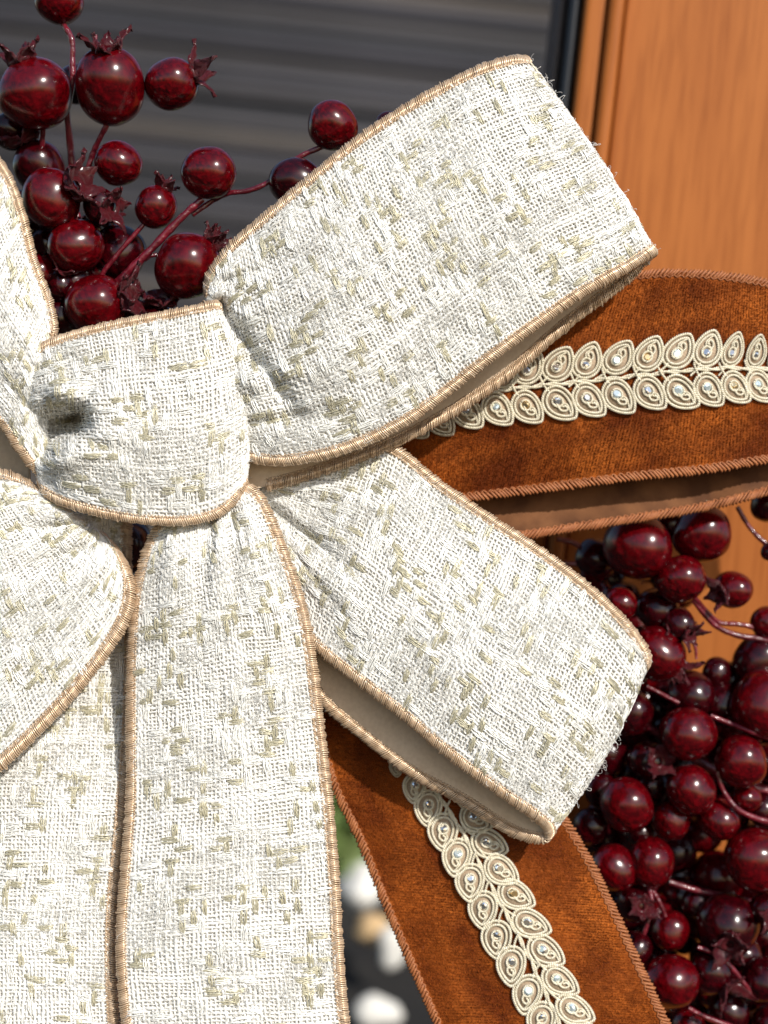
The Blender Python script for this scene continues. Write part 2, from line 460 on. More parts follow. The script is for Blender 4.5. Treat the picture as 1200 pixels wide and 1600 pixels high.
PITCH = 6.2
def weave(S, parent, seed, ur, motif_phase=(0, 0), density=1.0):
    r = np.random.default_rng(seed)
    u0, u1 = ur[0] * S.len, ur[1] * S.len
    nw = int(S.wid * 0.96 / PITCH); nf = int((u1 - u0) / PITCH)
    vg = 0.02 + 0.96 * (np.arange(nw) + 0.5) / nw
    ug = u0 + PITCH * (np.arange(nf) + 0.5)
    amp = 0.8 * PX
    # warp (runs along the ribbon)
    n = nf * 2 + 1
    uu = np.linspace(u0, u1, n)[None] + 0 * vg[:, None]
    vv = vg[:, None] + r.normal(0, 0.35 / S.wid, (nw, n)) + (snoise(uu, vg[:, None] * S.wid, seed + 5, 2, 0.05) * 2.2) / S.wid
    P, N = S.at(uu, np.clip(vv, 0.012, 0.988))
    par = (np.arange(nw)[:, None] % 2) * np.pi
    h = amp * np.cos(np.pi * (uu - u0) / PITCH - np.pi / 2 * 0 + par)
    h = h + r.normal(0, 0.35 * PX, h.shape) + 0.6 * PX
    slub = np.clip(snoise(uu, vg[:, None] * S.wid * 3, seed + 9, 3, 0.06), -1, 1)
    thick = (1 + 0.30 * r.normal(0, 1, (nw, 1)).clip(-1, 1.6))
    R = PX * 2.15 * thick * (1 + 0.30 * slub + 0.13 * r.normal(0, 1, h.shape))
    a = tubes(P + N * h[..., None], np.clip(R, 1.0 * PX, 3.6 * PX), N, 4, 0.8)
    # weft
    n = nw * 2 + 1
    vv = np.linspace(0.012, 0.988, n)[None] + 0 * ug[:, None]
    uu = ug[:, None] + r.normal(0, 0.35, (nf, n)) + snoise(vv * S.wid, ug[:, None], seed + 6, 2, 0.05) * 2.2
    P, N = S.at(np.clip(uu, u0, u1), vv)
    par = (np.arange(nf)[:, None] % 2) * np.pi
    h = amp * np.cos(np.pi * (vv * S.wid) / (S.wid * 0.96 / nw) + par)
    h = h + r.normal(0, 0.35 * PX, h.shape) + 0.6 * PX
    slub = np.clip(snoise(ug[:, None] * 3, vv * S.wid, seed + 10, 3, 0.06), -1, 1)
    thick = (1 + 0.30 * r.normal(0, 1, (nf, 1)).clip(-1, 1.6))
    R = PX * 2.15 * thick * (1 + 0.30 * slub + 0.13 * r.normal(0, 1, h.shape))
    b = tubes(P + N * h[..., None], np.clip(R, 1.0 * PX, 3.6 * PX), N, 4, 0.8)
    v, q = joinvq([a, b])
    tag(mesh_obj('woven_yarn', v, q, M['yarn'], parent), kind='stuff')

    # metallic floats in crosses, set out in staggered rows
    def floats(items, m, name):
        # items: (u, v_px, axis, len, tilt)
        if not items: return
        it = np.array(items)
        K, n = 5, 9
        t = np.linspace(-0.5, 0.5, n)[None]
        parts = []
        for k in range(K):
            off = (k - (K - 1) / 2) * 1.7
            jit = r.normal(0, 0.5, (len(it), n)) + r.normal(0, 0.5, (len(it), 1))
            along = t * it[:, 3:4] * (1 + r.normal(0, 0.1, (len(it), 1))) + r.normal(0, 1.8, (len(it), 1))
            across = off * (1 + 0.15 * np.cos(t * 2 * np.pi)) + jit + it[:, 4:5] * along
            ax = it[:, 2:3]
            U = it[:, 0:1] + np.where(ax == 0, along, across)
            Vv = it[:, 1:2] + np.where(ax == 0, across, along)
            P, N = S.at(np.clip(U, u0, u1), np.clip(Vv / S.wid, 0.015, 0.985))
            h = (2.4 + 1.3 * (1 - (2 * np.abs(t)) ** 2.5) + r.normal(0, 0.35, U.shape)) * PX - 1.2 * PX * (np.abs(t) > 0.45)
            P = P + N * h[..., None]
            parts.append(tubes(P, np.full(U.shape, 0.85 * PX) * (1 - 0.5 * (np.abs(t) > 0.45)), N, 4, 1.0))
        v, q = joinvq(parts)
        tag(mesh_obj(name, v, q, m, parent), kind='stuff')
    ol, si = [], []
    su, sv, cell = 88.0, 74.0, 16.0
    tl = lambda: r.normal(0, 0.07)
    for a in range(-1, int(S.len / su) + 2):
        for b in range(-1, int(S.wid / sv) + 2):
            uc = a * su + (b % 2) * su * 0.45 + motif_phase[0] + r.normal(0, 9)
            vc = b * sv + (a % 3) * 21 + motif_phase[1] + r.normal(0, 8)
            for i in range(-3, 4):
                for j in range(-2, 3):
                    fall = math.exp(-((i / 2.1) ** 2 + (j / 1.5) ** 2))
                    if r.random() > 0.84 * fall * density + 0.025: continue
                    uu_, vv_ = uc + i * cell + r.normal(0, 1.5), vc + j * cell + r.normal(0, 1.5)
                    if not (u0 + 8 < uu_ < u1 - 8 and 15 < vv_ < S.wid - 15): continue
                    axis = (i + j) % 2
                    olive = r.random() < (0.62 if fall > 0.4 else 0.35)
                    (ol if olive else si).append((uu_, vv_, axis, (24 if olive else 30) + r.normal(0, 4), tl()))
    floats(ol, M['olive_lurex'], 'olive_gold_thread')
    floats(si, M['silver_lurex'], 'white_satin_thread')

    # single bright yarns that run further across the weave
    nl = int(S.wid * (u1 - u0) / 2600)
    n = 40
    t = np.linspace(0, 1, n)[None]
    parts = []
    for ax in (0, 1):
        U0 = r.uniform(u0, u1, (nl, 1)); V0 = r.uniform(8, S.wid - 8, (nl, 1)); Ln = r.uniform(40, 130, (nl, 1))
        wob_ = 1.2 * np.sin(t * r.uniform(6, 20, (nl, 1)) + r.uniform(0, 6, (nl, 1)))
        U = U0 + (t * Ln if ax == 0 else wob_); Vv = V0 + (t * Ln if ax == 1 else wob_)
        P, N = S.at(np.clip(U, u0, u1), np.clip(Vv / S.wid, 0.02, 0.98))
        h = (1.6 + 1.2 * np.sin(t * Ln / 6.2 * np.pi)) * PX
        parts.append(tubes(P + N * h[..., None], np.full((nl, n), 1.15 * PX), N, 4, 0.8))
    v, q = joinvq(parts)
    tag(mesh_obj('bright_yarn', v, q, M['silver_lurex'], parent), kind='stuff')

    # mohair fuzz
    area = (u1 - u0) * S.wid
    nf = int(area * 0.06)
    U = r.uniform(u0, u1, nf); Vp = r.uniform(4, S.wid - 4, nf)
    dens = snoise(U, Vp, seed + 20, 3, 0.035)
    keep = r.random(nf) < np.clip(0.30 + 1.9 * dens, 0.05, 1)
    U, Vp = U[keep], Vp[keep]; nf = len(U)
    n = 6
    t = np.linspace(0, 1, n)[None]
    ang = r.uniform(0, 2 * np.pi, (nf, 1)); curl = r.normal(0, 2.6, (nf, 1))
    L = r.gamma(4, 3.2, (nf, 1)).clip(5, 34)
    th = ang + curl * t + 0.9 * np.sin(t * r.uniform(3, 8, (nf, 1)))
    du = np.cumsum(np.cos(th), 1) * L / n; dv = np.cumsum(np.sin(th), 1) * L / n
    P, N = S.at(np.clip(U[:, None] + du, u0, u1), np.clip((Vp[:, None] + dv) / S.wid, 0.0, 1.0))
    hh = np.abs(r.normal(0, 1.1, (nf, 1))) + 0.3
    wild = (r.random((nf, 1)) < 0.06)
    hh = np.where(wild, r.uniform(6, 15, (nf, 1)), hh)
    h = (2.2 + hh * np.sin(t * np.pi * r.uniform(0.55, 1.0, (nf, 1)))) * PX
    v, q = tubes(P + N * h[..., None], np.full((nf, n), 0.36 * PX) * r.uniform(0.6, 1.25, (nf, 1)), N, 3, 1.0, cap=False)
    tag(mesh_obj('mohair_fuzz', v, q, M['fuzz'], parent), kind='stuff')

def piping(name, S, v, ur, parent, a=8.5, b=5.8, pitch=2.9, rad=1.42, m='gold_edge', core='gold_core', seed=3, inset=2.0, chain=True, off=-1.6):
    r = np.random.default_rng(seed)
    u0, u1 = ur[0] * S.len, ur[1] * S.len
    L = u1 - u0
    nc = max(20, int(L / 6))
    uu = np.linspace(u0, u1, nc)
    vs = v if v > 0.5 else v
    P, N = S.at(uu, np.full(nc, min(max(v, 0.0005), 0.9995)))
    Pin, _ = S.at(uu, np.full(nc, 0.03 if v < 0.5 else 0.97))
    out = P - Pin
    T = norm(np.gradient(P, axis=0))
    out = out - (out * T).sum(-1, keepdims=True) * T
    out = norm(out)
    N = norm(np.cross(T, out)); N = N * np.sign((N * S.at(uu, np.full(nc, v))[1]).sum(-1, keepdims=True))
    P = P - out * inset * PX + N * off * PX
    # true arc length (world) in px
    sl = np.concatenate([[0], np.cumsum(np.linalg.norm(np.diff(P, axis=0), axis=1))]) / PX
    Lw = sl[-1]
    def frame(s_):
        f = lambda G: np.stack([np.interp(s_, sl, G[:, k]) for k in range(3)], -1)
        return f(P), norm(f(out)), norm(f(N)), norm(f(T))
    turns = int(Lw / pitch); spt = 10
    n = turns * spt
    tt = np.arange(n) / spt
    jt = np.cumsum(r.normal(0, 0.05, turns + 2)) + 0.24 * np.sin(np.arange(turns + 2) * 0.9 + np.cumsum(r.normal(0, 0.3, turns + 2))); jr = r.normal(0, 0.09, turns + 2) + 0.22 * (r.random(turns + 2) < 0.03); ja = r.normal(0, 0.09, turns + 2)
    s_ = np.clip((tt + np.interp(tt, np.arange(turns + 2), jt)) * pitch, 0, Lw)
    p, o, nn, t_ = frame(s_)
    th = 2 * np.pi * tt
    k = 1 + np.interp(tt, np.arange(turns + 2), jr)
    lean = pitch * 1.1 * np.cos(th) * PX
    wav = np.interp(tt, np.arange(turns + 2), ja) * 8
    H = p + (a * k * PX * np.cos(th))[:, None] * o + ((b * k) * PX * np.sin(th))[:, None] * nn + lean[:, None] * t_
    H = H + (np.minimum(0, -np.cos(th)) * 0 * PX)[:, None] * o
    ref = (a * np.cos(th))[:, None] * o / a + (np.sin(th))[:, None] * nn
    rr = rad * PX * (1 + np.interp(tt, np.arange(turns + 2), r.normal(0, 0.12, turns + 2)))
    hv = tubes(H[None], rr[None], ref[None], 4)
    obj = mesh_obj(name, *hv, M[m], parent)
    # core cord inside the wrapping
    ns = max(10, int(Lw / 8))
    p, o, nn, t_ = frame(np.linspace(0, Lw, ns))
    ang = np.arange(8) * np.pi / 4
    V = p[:, None] + (a - 2.2) * PX * np.cos(ang)[None, :, None] * o[:, None] + (b - 2.2) * PX * np.sin(ang)[None, :, None] * nn[:, None]
    idx = np.arange(ns * 8).reshape(ns, 8); nx = np.roll(idx, -1, 1)
    Q = np.stack([idx[:-1], nx[:-1], nx[1:], idx[1:]], -1).reshape(-1, 4)
    cparts = [(V.reshape(-1, 3), Q)]
    c = mesh_obj('edge_cord', *joinvq(cparts), M[core], parent)
    if chain:
        # looper thread lying along the inner side of the overlock, front and back
        parts = []
        for side in (1, -1):
            n2 = int(Lw / 1.1)
            q = np.arange(n2) * 1.1
            p, o, nn, t_ = frame(q)
            ph = 2 * np.pi * q / (pitch * 1.9)
            H = p + ((-a + 0.5 + 1.9 * np.sin(ph)) * PX)[:, None] * o + (side * (b * 0.55 + 1.0 + 0.5 * np.cos(2 * ph)) * PX)[:, None] * nn
            parts.append(tubes(H[None], np.full((1, n2), 1.15 * PX), nn[None], 4))
        mesh_obj('looper_thread', *joinvq(parts), M[m], parent)
    return obj

def tweed_ribbon(name, rows, bow, seed, ur=(0, 1), creases=(), wob=2.0, label=None, back=True, front=1.0, ph=(0, 0),
                 edges=(True, True), flip=False, curve=1.0, dens=1.0, pur=(0, 1), a=8.6):
    S = Surf(rows, creases, wob, seed, flip, front, curve)
    o = sheet(name, S, -1.8, -3.8, M['cloth_base'], bow)
    if label: o['label'] = label
    sheet('satin_lining', S, -4.1, -5.2, M['satin'], o)
    weave(S, o, seed * 31, ur, ph, dens)
    for v, e in ((0.0, edges[0]), (1.0, edges[1])):
        if e: piping('edge_stitching', S, v, pur, o, seed=seed * 7 + int(v), a=a)
    return S, o

# ================================================================== BACKGROUND STRUCTURE
def box(name, x0, x1, y0, y1, z0, z1, m, parent=None, bevel=0.0):
    if bevel:
        # chamfered prism along z or x
        pass
    V = [(x, y, z) for x in (x0, x1) for y in (y0, y1) for z in (z0, z1)]
    Q = [(0, 1, 3, 2), (4, 6, 7, 5), (0, 4, 5, 1), (2, 3, 7, 6), (0, 2, 6, 4), (1, 5, 7, 3)]
    o = mesh_obj(name, V, Q, m, parent, smooth=False)
    if bevel:
        md = o.modifiers.new('bevel', 'BEVEL'); md.width = bevel; md.segments = 3
    return o

def Wd(px, py, dist):
    """world point at pixel and at y distance from the camera"""
    return W(np.array([px, py, (D - dist) / PX]))

# ground
GZ = Wd(600, 1900, 1.25)[2]
Zs = GZ
g = box('soil_ground', -1.6, 1.6, -1.6, 4.0, GZ - 0.2, GZ, M['soil'])
tag(g, kind='structure')

# grey slatted wall far behind
WY = 1.15
wall = empty('slatted_wall', (0, WY + 0.1, GZ), 'blurred dark grey wall of horizontal slats behind the red berries', 'wall')
pitch = 0.016
z = GZ + 0.02
k = 0
slat_mats = [mat('slat_paint_%d' % i, c, 0.55, var=tuple(x * 0.6 for x in c), var_scale=5, var_stretch=(1, 1, 9)) for i, c in
             enumerate([(0.040, 0.038, 0.045), (0.056, 0.052, 0.056), (0.026, 0.026, 0.031), (0.092, 0.078, 0.069)])]
slat_meshes = {}
while z < 2.15:
    mi = [0, 1, 0, 2, 1, 0, 3, 1, 2, 1][k % 10]
    if z < 1.62: mi = [1, 3, 1, 3, 3, 1][k % 6]
    if mi not in slat_meshes:
        hx, dy, hh = 0.75, 0.005, pitch * 0.44
        prof = [(-dy, -hh), (-dy * 1.6, 0), (-dy, hh), (dy, hh), (dy, -hh)]
        V = [(sx * hx, a_, b_) for sx in (-1, 1) for a_, b_ in prof]
        n5 = 5
        me = bpy.data.meshes.new('slat')
        me.from_pydata(V, [], [(i, (i + 1) % n5, n5 + (i + 1) % n5, n5 + i) for i in range(n5)] + [(4, 3, 2, 1, 0), (5, 6, 7, 8, 9)])
        me.materials.append(slat_mats[mi])
        slat_meshes[mi] = me
    o = bpy.data.objects.new('slat', slat_meshes[mi])
    o.location = (-0.35, WY + 0.004 * math.sin(k * 2.3), z)
    o.rotation_euler = (math.radians(7 * math.sin(k * 1.7)), 0, 0)
    col.objects.link(o); set_parent(o, wall)
    z += pitch; k += 1
box('backing_board', -1.15, 0.45, WY + 0.02, WY + 0.04, GZ, 2.15, M['plaster'], wall)

# wooden door (right), its plane 14 cm behind the bow
DY = 0.115
dl = Wd(893, 200, D + DY)      # left edge of the door's stile
dx = dl[0]
door = empty('wooden_door', (dx + 0.2, DY, GZ), 'orange varnished wooden door with vertical moulding at the right behind the ribbon', 'door')
mx = lambda p: Wd(p, 200, D + DY)[0] - Wd(893, 200, D + DY)[0]
box('door_stile', dx, dx + mx(893 + 34), DY - 0.002, DY + 0.04, GZ + 0.01, 2.1, M['wood'], door, 0.002)
box('moulding', dx + mx(893 + 36), dx + mx(893 + 60), DY - 0.006, DY + 0.03, GZ + 0.01, 2.1, M['wood'], door, 0.0022)
box('door_panel', dx + mx(893 + 65), dx + 0.24, DY + 0.001, DY + 0.035, GZ + 0.01, 2.1, M['wood'], door, 0.001)
box('panel_rebate', dx + mx(893 + 59), dx + mx(893 + 66), DY + 0.01, DY + 0.03, GZ + 0.01, 2.1, M['seal'], door)
box('rubber_seal', dx - mx(893 + 20), dx - 0.0008, DY + 0.004, DY + 0.03, GZ + 0.01, 2.1, M['seal'], door, 0.0015)
M['bronze'] = mat('dark_brown_frame', (0.035, 0.017, 0.01), 0.4)
box('door_jamb', dx - mx(893 + 38), dx - mx(893 + 20) - 0.001, DY + 0.015, DY + 0.05, GZ + 0.01, 2.1, M['bronze'], door, 0.001)

# stones and a shrub on the soil, seen blurred in the gap left of the velvet tail
def stone(px, py, dist, rx, ry, m, label, seed, group=None):
    r = np.random.default_rng(seed)
    c = Wd(px, py, dist)
    kk = PX * dist / D
    nu, nv = 14, 9
    V = []
    for j in range(nv):
        phi = math.pi * j / (nv - 1)
        for i in range(nu):
            th = 2 * math.pi * i / nu
            d_ = np.array([math.sin(phi) * math.cos(th), math.sin(phi) * math.sin(th), math.cos(phi)])
            rr = 1 + 0.18 * math.sin(3 * d_[0] + seed) + 0.15 * math.sin(4 * d_[2] + 2 * seed) + 0.1 * math.sin(5 * d_[1] + seed)
            V.append((d_[0] * rx * kk * rr, d_[1] * rx * kk * rr * 0.8, d_[2] * ry * kk * rr))
    Q = [(j * nu + i, j * nu + (i + 1) % nu, (j + 1) * nu + (i + 1) % nu, (j + 1) * nu + i) for j in range(nv - 1) for i in range(nu)]
    o = mesh_obj('stone', V, Q, m)
    o.location = c
    return tag(o, label, 'stone', group)
DS = 1.3
stone(562, 1388, 1.24, 38, 36, M['stone_white'], 'large pale white stone, blurred, topmost in the gap beside the white tail', 1)
stone(585, 1452, 1.20, 34, 18, M['stone_tan'], 'small tan orange stone, blurred, just below the large white one', 2)
stone(618, 1478, 1.17, 26, 30, M['stone_white'], 'small greyish white stone, blurred, touching the velvet tail edge', 3)
stone(592, 1580, 1.12, 32, 34, M['stone_white'], 'white angular stone, blurred, lowest in the gap', 4)
# rocks' bed: mound of soil carrying the stones
bc = Wd(600, 1560, 1.3)
nu_, nv_ = 24, 24
xs = np.linspace(-0.5, 0.5, nu_); ys = np.linspace(-0.05, 0.3, nv_)
V = np.array([(x + bc[0], y + 0.72, 0) for x in xs for y in ys])
top = Wd(600, 1500, 1.3)[2]
slope = np.clip((V[:, 1] - 0.67) / 0.35, 0, 1)
V[:, 2] = Wd(600, 1640, 1.12)[2] + slope * (Wd(600, 1400, 1.3)[2] - Wd(600, 1640, 1.12)[2]) + 0.006 * np.sin(V[:, 0] * 60) * np.sin(V[:, 1] * 70)
g_ = np.arange(nu_ * nv_).reshape(nu_, nv_)
Q = np.stack([g_[:-1, :-1], g_[1:, :-1], g_[1:, 1:], g_[:-1, 1:]], -1).reshape(-1, 4)
tag(mesh_obj('soil_bank', V, Q, M['soil']), kind='structure')
sh = empty('shrub', Wd(560, 1400, 1.4), 'blurred light green shrub above the stones in the gap', 'shrub')
r = np.random.default_rng(5)
n = 700
c = Wd(556, 1310, 1.42)
pos = c + r.normal(0, 1, (n, 3)) * np.array([0.045, 0.02, 0.045])
d1 = norm(r.normal(0, 1, (n, 3))); d2 = norm(np.cross(d1, r.normal(0, 1, (n, 3))))
ln, wd_ = 0.016, 0.006
V = np.stack([pos - d1 * ln, pos + d2 * wd_, pos + d1 * ln, pos - d2 * wd_], 1).reshape(-1, 3)
tag(mesh_obj('foliage', V, np.arange(n * 4).reshape(-1, 4), M['grass'], sh), kind='stuff')
pt = np.array([[c + np.array([0.01 * i * k_, 0, -0.1 + 0.02 * k_]) for k_ in range(6)] for i in (-1, 0, 1)])
v, q = tubes(pt, np.full((3, 6), 0.002), np.tile(np.array([0, -1.0, 0]), (3, 6, 1)))
mesh_obj('twigs', v, q, M['bronze'], sh)

# ================================================================== VELVET BOW
vb = empty('velvet_bow', W(np.array([450, 700, -190.])), 'copper brown velvet bow with jewelled gold leaf trim, behind the white bow', 'bow')
v1 = [(520, 640, -170, 520, 800, -170), (640, 545, -150, 640, 790, -140, 0, 0, 14), (800, 470, -130, 745, 777, -122, 0, 0, 18), (900, 440, -118, 820, 768, -112, 0, 0, 20),
      (1000, 428, -108, 905, 757, -104, 0, 0, 20), (1060, 425, -104, 1000, 745, -100, 0, 0, 18), (1130, 430, -104, 1100, 735, -102, 0, 0, 14), (1200, 441, -112, 1195, 720, -112, 0, 0, 8),
      (1290, 470, -140, 1290, 708, -140, 0, 0, 0), (1370, 510, -200, 1370, 700, -200), (1390, 530, -270, 1390, 700, -270), (1340, 520, -300, 1340, 730, -300), (1200, 480, -275, 1200, 769, -165),
      (1100, 470, -265, 1100, 794, -158), (1000, 470, -260, 1000, 811, -152), (900, 480, -250, 900, 826, -150), (820, 500, -240, 820, 838, -150), (700, 560, -230, 700, 850, -160), (560, 640, -220, 560, 800, -215)]
S1 = Surf(v1, [], 5.0, 11)
o1 = sheet('velvet_loop', S1, 1.0, -0.8, M['velvet'], vb, uv=True)
sheet('satin_backing', S1, -1.1, -2.0, M['velvet_back'], o1)
v2 = [(440, 1010, -150, 740, 1020, -150), (470, 1080, -140, 780, 1090, -140, 0, 0, 10), (500, 1160, -128, 820, 1170, -128, 0, 0, 14), (524, 1236, -118, 872, 1262, -118, 0, 0, 16), (560, 1310, -110, 918, 1338, -108, 0, 0, 16),
      (592, 1390, -104, 958, 1418, -100, 0, 0, 16), (622, 1462, -100, 992, 1492, -96, 0, 0, 16), (652, 1532, -98, 1022, 1556, -92, 0, 0, 16), (684, 1605, -96, 1048, 1612, -90, 0, 0, 16), (720, 1690, -96, 1085, 1690, -90, 0, 0, 16)]
S2 = Surf(v2, [], 5.0, 12)
o2 = sheet('velvet_tail', S2, 1.0, -0.8, M['velvet'], vb, uv=True)
sheet('satin_backing', S2, -1.1, -2.0, M['velvet_back'], o2)

def pile(S, parent, ur, seed):
    r = np.random.default_rng(seed)
    L = (ur[1] - ur[0]) * S.len
    n = int(L * S.wid * 0.55)
    U = ur[0] * S.len + r.uniform(0, L, n)
    U = np.round(U / 4.6) * 4.6 + r.normal(0, 0.8, n)
    V = r.uniform(0.035, 0.965, n)
    P, N = S.at(U, V)
    P2, _ = S.at(U + 2, V)
    T = norm(P2 - P); B = np.cross(N, T)
    patch = snoise(U, V * S.wid, seed + 1, 3, 0.03)
    lean = (0.45 + 0.8 * patch)[:, None]
    tip = P + (N * r.uniform(2.5, 4.5, (n, 1)) + T * (lean * 3 + r.normal(0, 0.9, (n, 1))) + B * r.normal(0.8, 0.9, (n, 1))) * PX
    a = r.uniform(0, np.pi, (n, 1))
    side = (T * np.cos(a) + B * np.sin(a)) * 0.85 * PX
    Vv = np.stack([P - side, P + side, tip], 1).reshape(-1, 3)
    tag(mesh_obj('velvet_pile', Vv, None, M['velvet_pile'], parent, tris=np.arange(n * 3).reshape(-1, 3)), kind='stuff')
pile(S1, o1, (0.03, 0.46), 21)
pile(S2, o2, (0.12, 1.0), 22)
for S_, o_, ur in ((S1, o1, (0, 1)), (S2, o2, (0, 1))):
    for v in (0.0, 1.0):
        piping('braided_edge', S_, v, ur, o_, a=6.6, b=3.6, pitch=6.2, rad=2.3, m='copper_edge', core='copper_edge', seed=5 + int(v), inset=1.5, chain=True, off=-0.5)

# leaf trim: corded leaves with rhinestones
def twist(path, rad, twist_pitch, step=1.3):
    """two-ply twisted cord along a local path (px units)"""
    c = np.asarray(path, float)
    n = max(8, int(np.linalg.norm(np.diff(c, axis=0), axis=1).sum() / step))
    c, L = resample(c, n)
    T = norm(np.gradient(c, axis=0)); Z = np.array([0, 0, 1.0]); B = norm(np.cross(T, Z)); N = np.cross(B, T)
    ph = 2 * np.pi * np.linspace(0, L, n) / twist_pitch
    out = []
    for k in (0, np.pi):
        p = c + rad * 0.55 * (np.cos(ph + k)[:, None] * B + np.sin(ph + k)[:, None] * N)
        out.append(tubes(p[None], np.full((1, n), rad * 0.62), N[None], 5, cap=False))
    return joinvq(out)

def leaf_mesh(seed):
    r = np.random.default_rng(seed)
    Lf, Wf = 61.0, 44.0
    t = np.linspace(0, 2 * np.pi, 60)
    def outline(sc, lift, cy=0.47):
        y = 0.5 - 0.5 * np.cos(t)
        x = np.sign(np.sin(t)) * 0.5 * y ** 0.5 * np.clip(1 - y, 0, 1) ** 0.72 / 0.431
        x = x * (1 + r.normal(0, 0.02)); 
        yy = (y - cy) * sc * Lf + cy * Lf; xx = x * Wf * sc
        xx = xx + 2.5 * np.sin(np.pi * yy / Lf)
        return np.stack([xx, yy, np.full_like(xx, lift)], 1)
    parts = [twist(outline(0.97, 3.2), 2.35, 7), twist(outline(0.76, 3.8), 2.1, 6.5)]
    # scroll inside
    q = np.linspace(0, 1, 40)
    gx, gy = 1.5, 0.40 * Lf
    ang = -1.2 + q * 2 * np.pi * 0.95
    ring = np.stack([gx + 7.6 * np.cos(ang), gy + 8.4 * np.sin(ang), np.full(40, 4.2)], 1)
    tailc = np.array([ring[-1], [gx + 6, gy + 10, 4.4], [gx + 3.5, gy + 17, 4.4], [gx - 2.5, gy + 19, 4.2], [gx - 3.5, gy + 13, 4.4], [gx + 0.5, gy + 11, 4.4]])
    parts.append(twist(np.vstack([ring, catmull(tailc, 24)[1:]]), 2.0, 5.5))
    parts.append(twist(catmull(np.array([[gx - 4, gy + 7, 4.0], [gx - 7, gy + 14, 4.0], [gx - 3, gy + 23, 4.0], [gx + 1, gy + 29, 3.6]]), 14), 1.6, 5))
    # stalk running back to the stem
    st = catmull(np.array([[0, 4, 3.5], [-1, -3, 3.2], [-3, -11, 3.0], [-7, -20, 2.8]]), 16)
    parts.append(twist(st, 2.0, 6.5))
    v, qd = joinvq(parts)
    # backing
    ol = outline(0.93, 1.5); n = len(ol) - 1
    base = len(v)
    top = ol[:-1]; bot = top.copy(); bot[:, 2] = 0.3
    cen = np.array([[0, 0.47 * Lf, 2.2]])
    v = np.vstack([v, top, bot, cen])
    ci = base + 2 * n
    ids = base + np.arange(n); nx = base + (np.arange(n) + 1) % n
    side = np.stack([ids, ids + n, nx + n, nx], -1)
    tris = np.stack([np.full(n, ci), ids, nx], -1)
    v = v * PX
    me_q = np.vstack([qd, side])
    o = mesh_obj('trim_leaf', v, me_q, [M['cord'], M['net']], None, tris=tris,
                 matidx=np.concatenate([np.zeros(len(qd)), np.ones(len(side) + n)]))
    me = o.data
    bpy.data.objects.remove(o)
    return me
leaf_meshes = [leaf_mesh(i) for i in range(4)]

def gem_mesh(m, rad=7.8):
    V = []; F = []
    n = 8
    rings = [(0.95, -1.0), (1.02, 1.4), (0.74, 3.8), (0.60, 4.3)]
    for k, (rr, h) in enumerate(rings):
        for i in range(n):
            a = 2 * math.pi * (i + 0.5 * (k % 2)) / n
            V.append((rr * rad * math.cos(a) * PX, rr * rad * math.sin(a) * PX, h * PX))
    for k in range(3):
        for i in range(n):
            a, b_ = k * n + i, k * n + (i + 1) % n
            c, d_ = (k + 1) * n + i, (k + 1) * n + (i + 1) % n
            if k % 2 == 0: F += [(a, b_, c), (b_, d_, c)]
            else: F += [(a, b_, d_), (a, d_, c)]
    F.append(tuple(3 * n + i for i in range(n)))
    me = bpy.data.meshes.new('rhinestone')
    me.from_pydata(V, [], F)
    me.materials.append(m)
    return me
gems = [gem_mesh(M['gem']), gem_mesh(M['gem']), gem_mesh(M['gem_blue']), gem_mesh(M['gem_gold'])]

def place_leaf(S, x, y, ang, sc, wsc, front, k, gem):
    """ang: direction of the tip in photo space, degrees, 0 = right, 90 = up; (x, y) is the leaf's centre"""
    dx, dy = math.cos(math.radians(ang)), -math.sin(math.radians(ang))
    bx, by = x - dx * 27 * sc, y - dy * 27 * sc
    p, nrm, (i, j) = S.near(x, y, front)
    d = S.px[i, j, 2]
    pb = W(np.array([bx, by, d])); ptp = W(np.array([bx + dx * 10, by + dy * 10, d]))
    Y = ptp - pb
    Z = nrm * (1 if nrm[1] < 0 else -1)
    # drop the base point on the tangent plane of the surface
    pc = W(np.array([x, y, d]))
    ray = norm(pb - CAM); tpar = np.dot(pc - CAM, Z) / np.dot(ray, Z); pb2 = CAM + ray * tpar
    Y = norm(pc - pb2)
    X = np.cross(Y, Z)
    kk = kscale(d) / PX
    ml = np.linalg.norm(pc - pb2) / (27 * PX)
    m = Matrix(((X[0] * kk * wsc, Y[0] * ml, Z[0], 0), (X[1] * kk * wsc, Y[1] * ml, Z[1], 0), (X[2] * kk * wsc, Y[2] * ml, Z[2], 0), (0, 0, 0, 1)))
    m.translation = Vector(pb2 + Z * 3.2 * PX)
    o = bpy.data.objects.new('trim_leaf', leaf_meshes[k % 4])
    col.objects.link(o)
    loc, rot, scl = m.decompose()
    o.rotation_mode = 'QUATERNION'; o.location = loc; o.rotation_quaternion = rot; o.scale = scl
    set_parent(o, vb)
    gz = bpy.data.objects.new('rhinestone', gems[gem])
    col.objects.link(gz)
    gz.parent = o
    gz.location = (1.5 * PX, 0.40 * 58 * PX, 2.6 * PX)
    gz.rotation_euler = (random.uniform(-0.55, 0.55), random.uniform(-0.55, 0.55), random.uniform(0, 3))
    gz.scale = [random.uniform(0.85, 1.05)] * 3

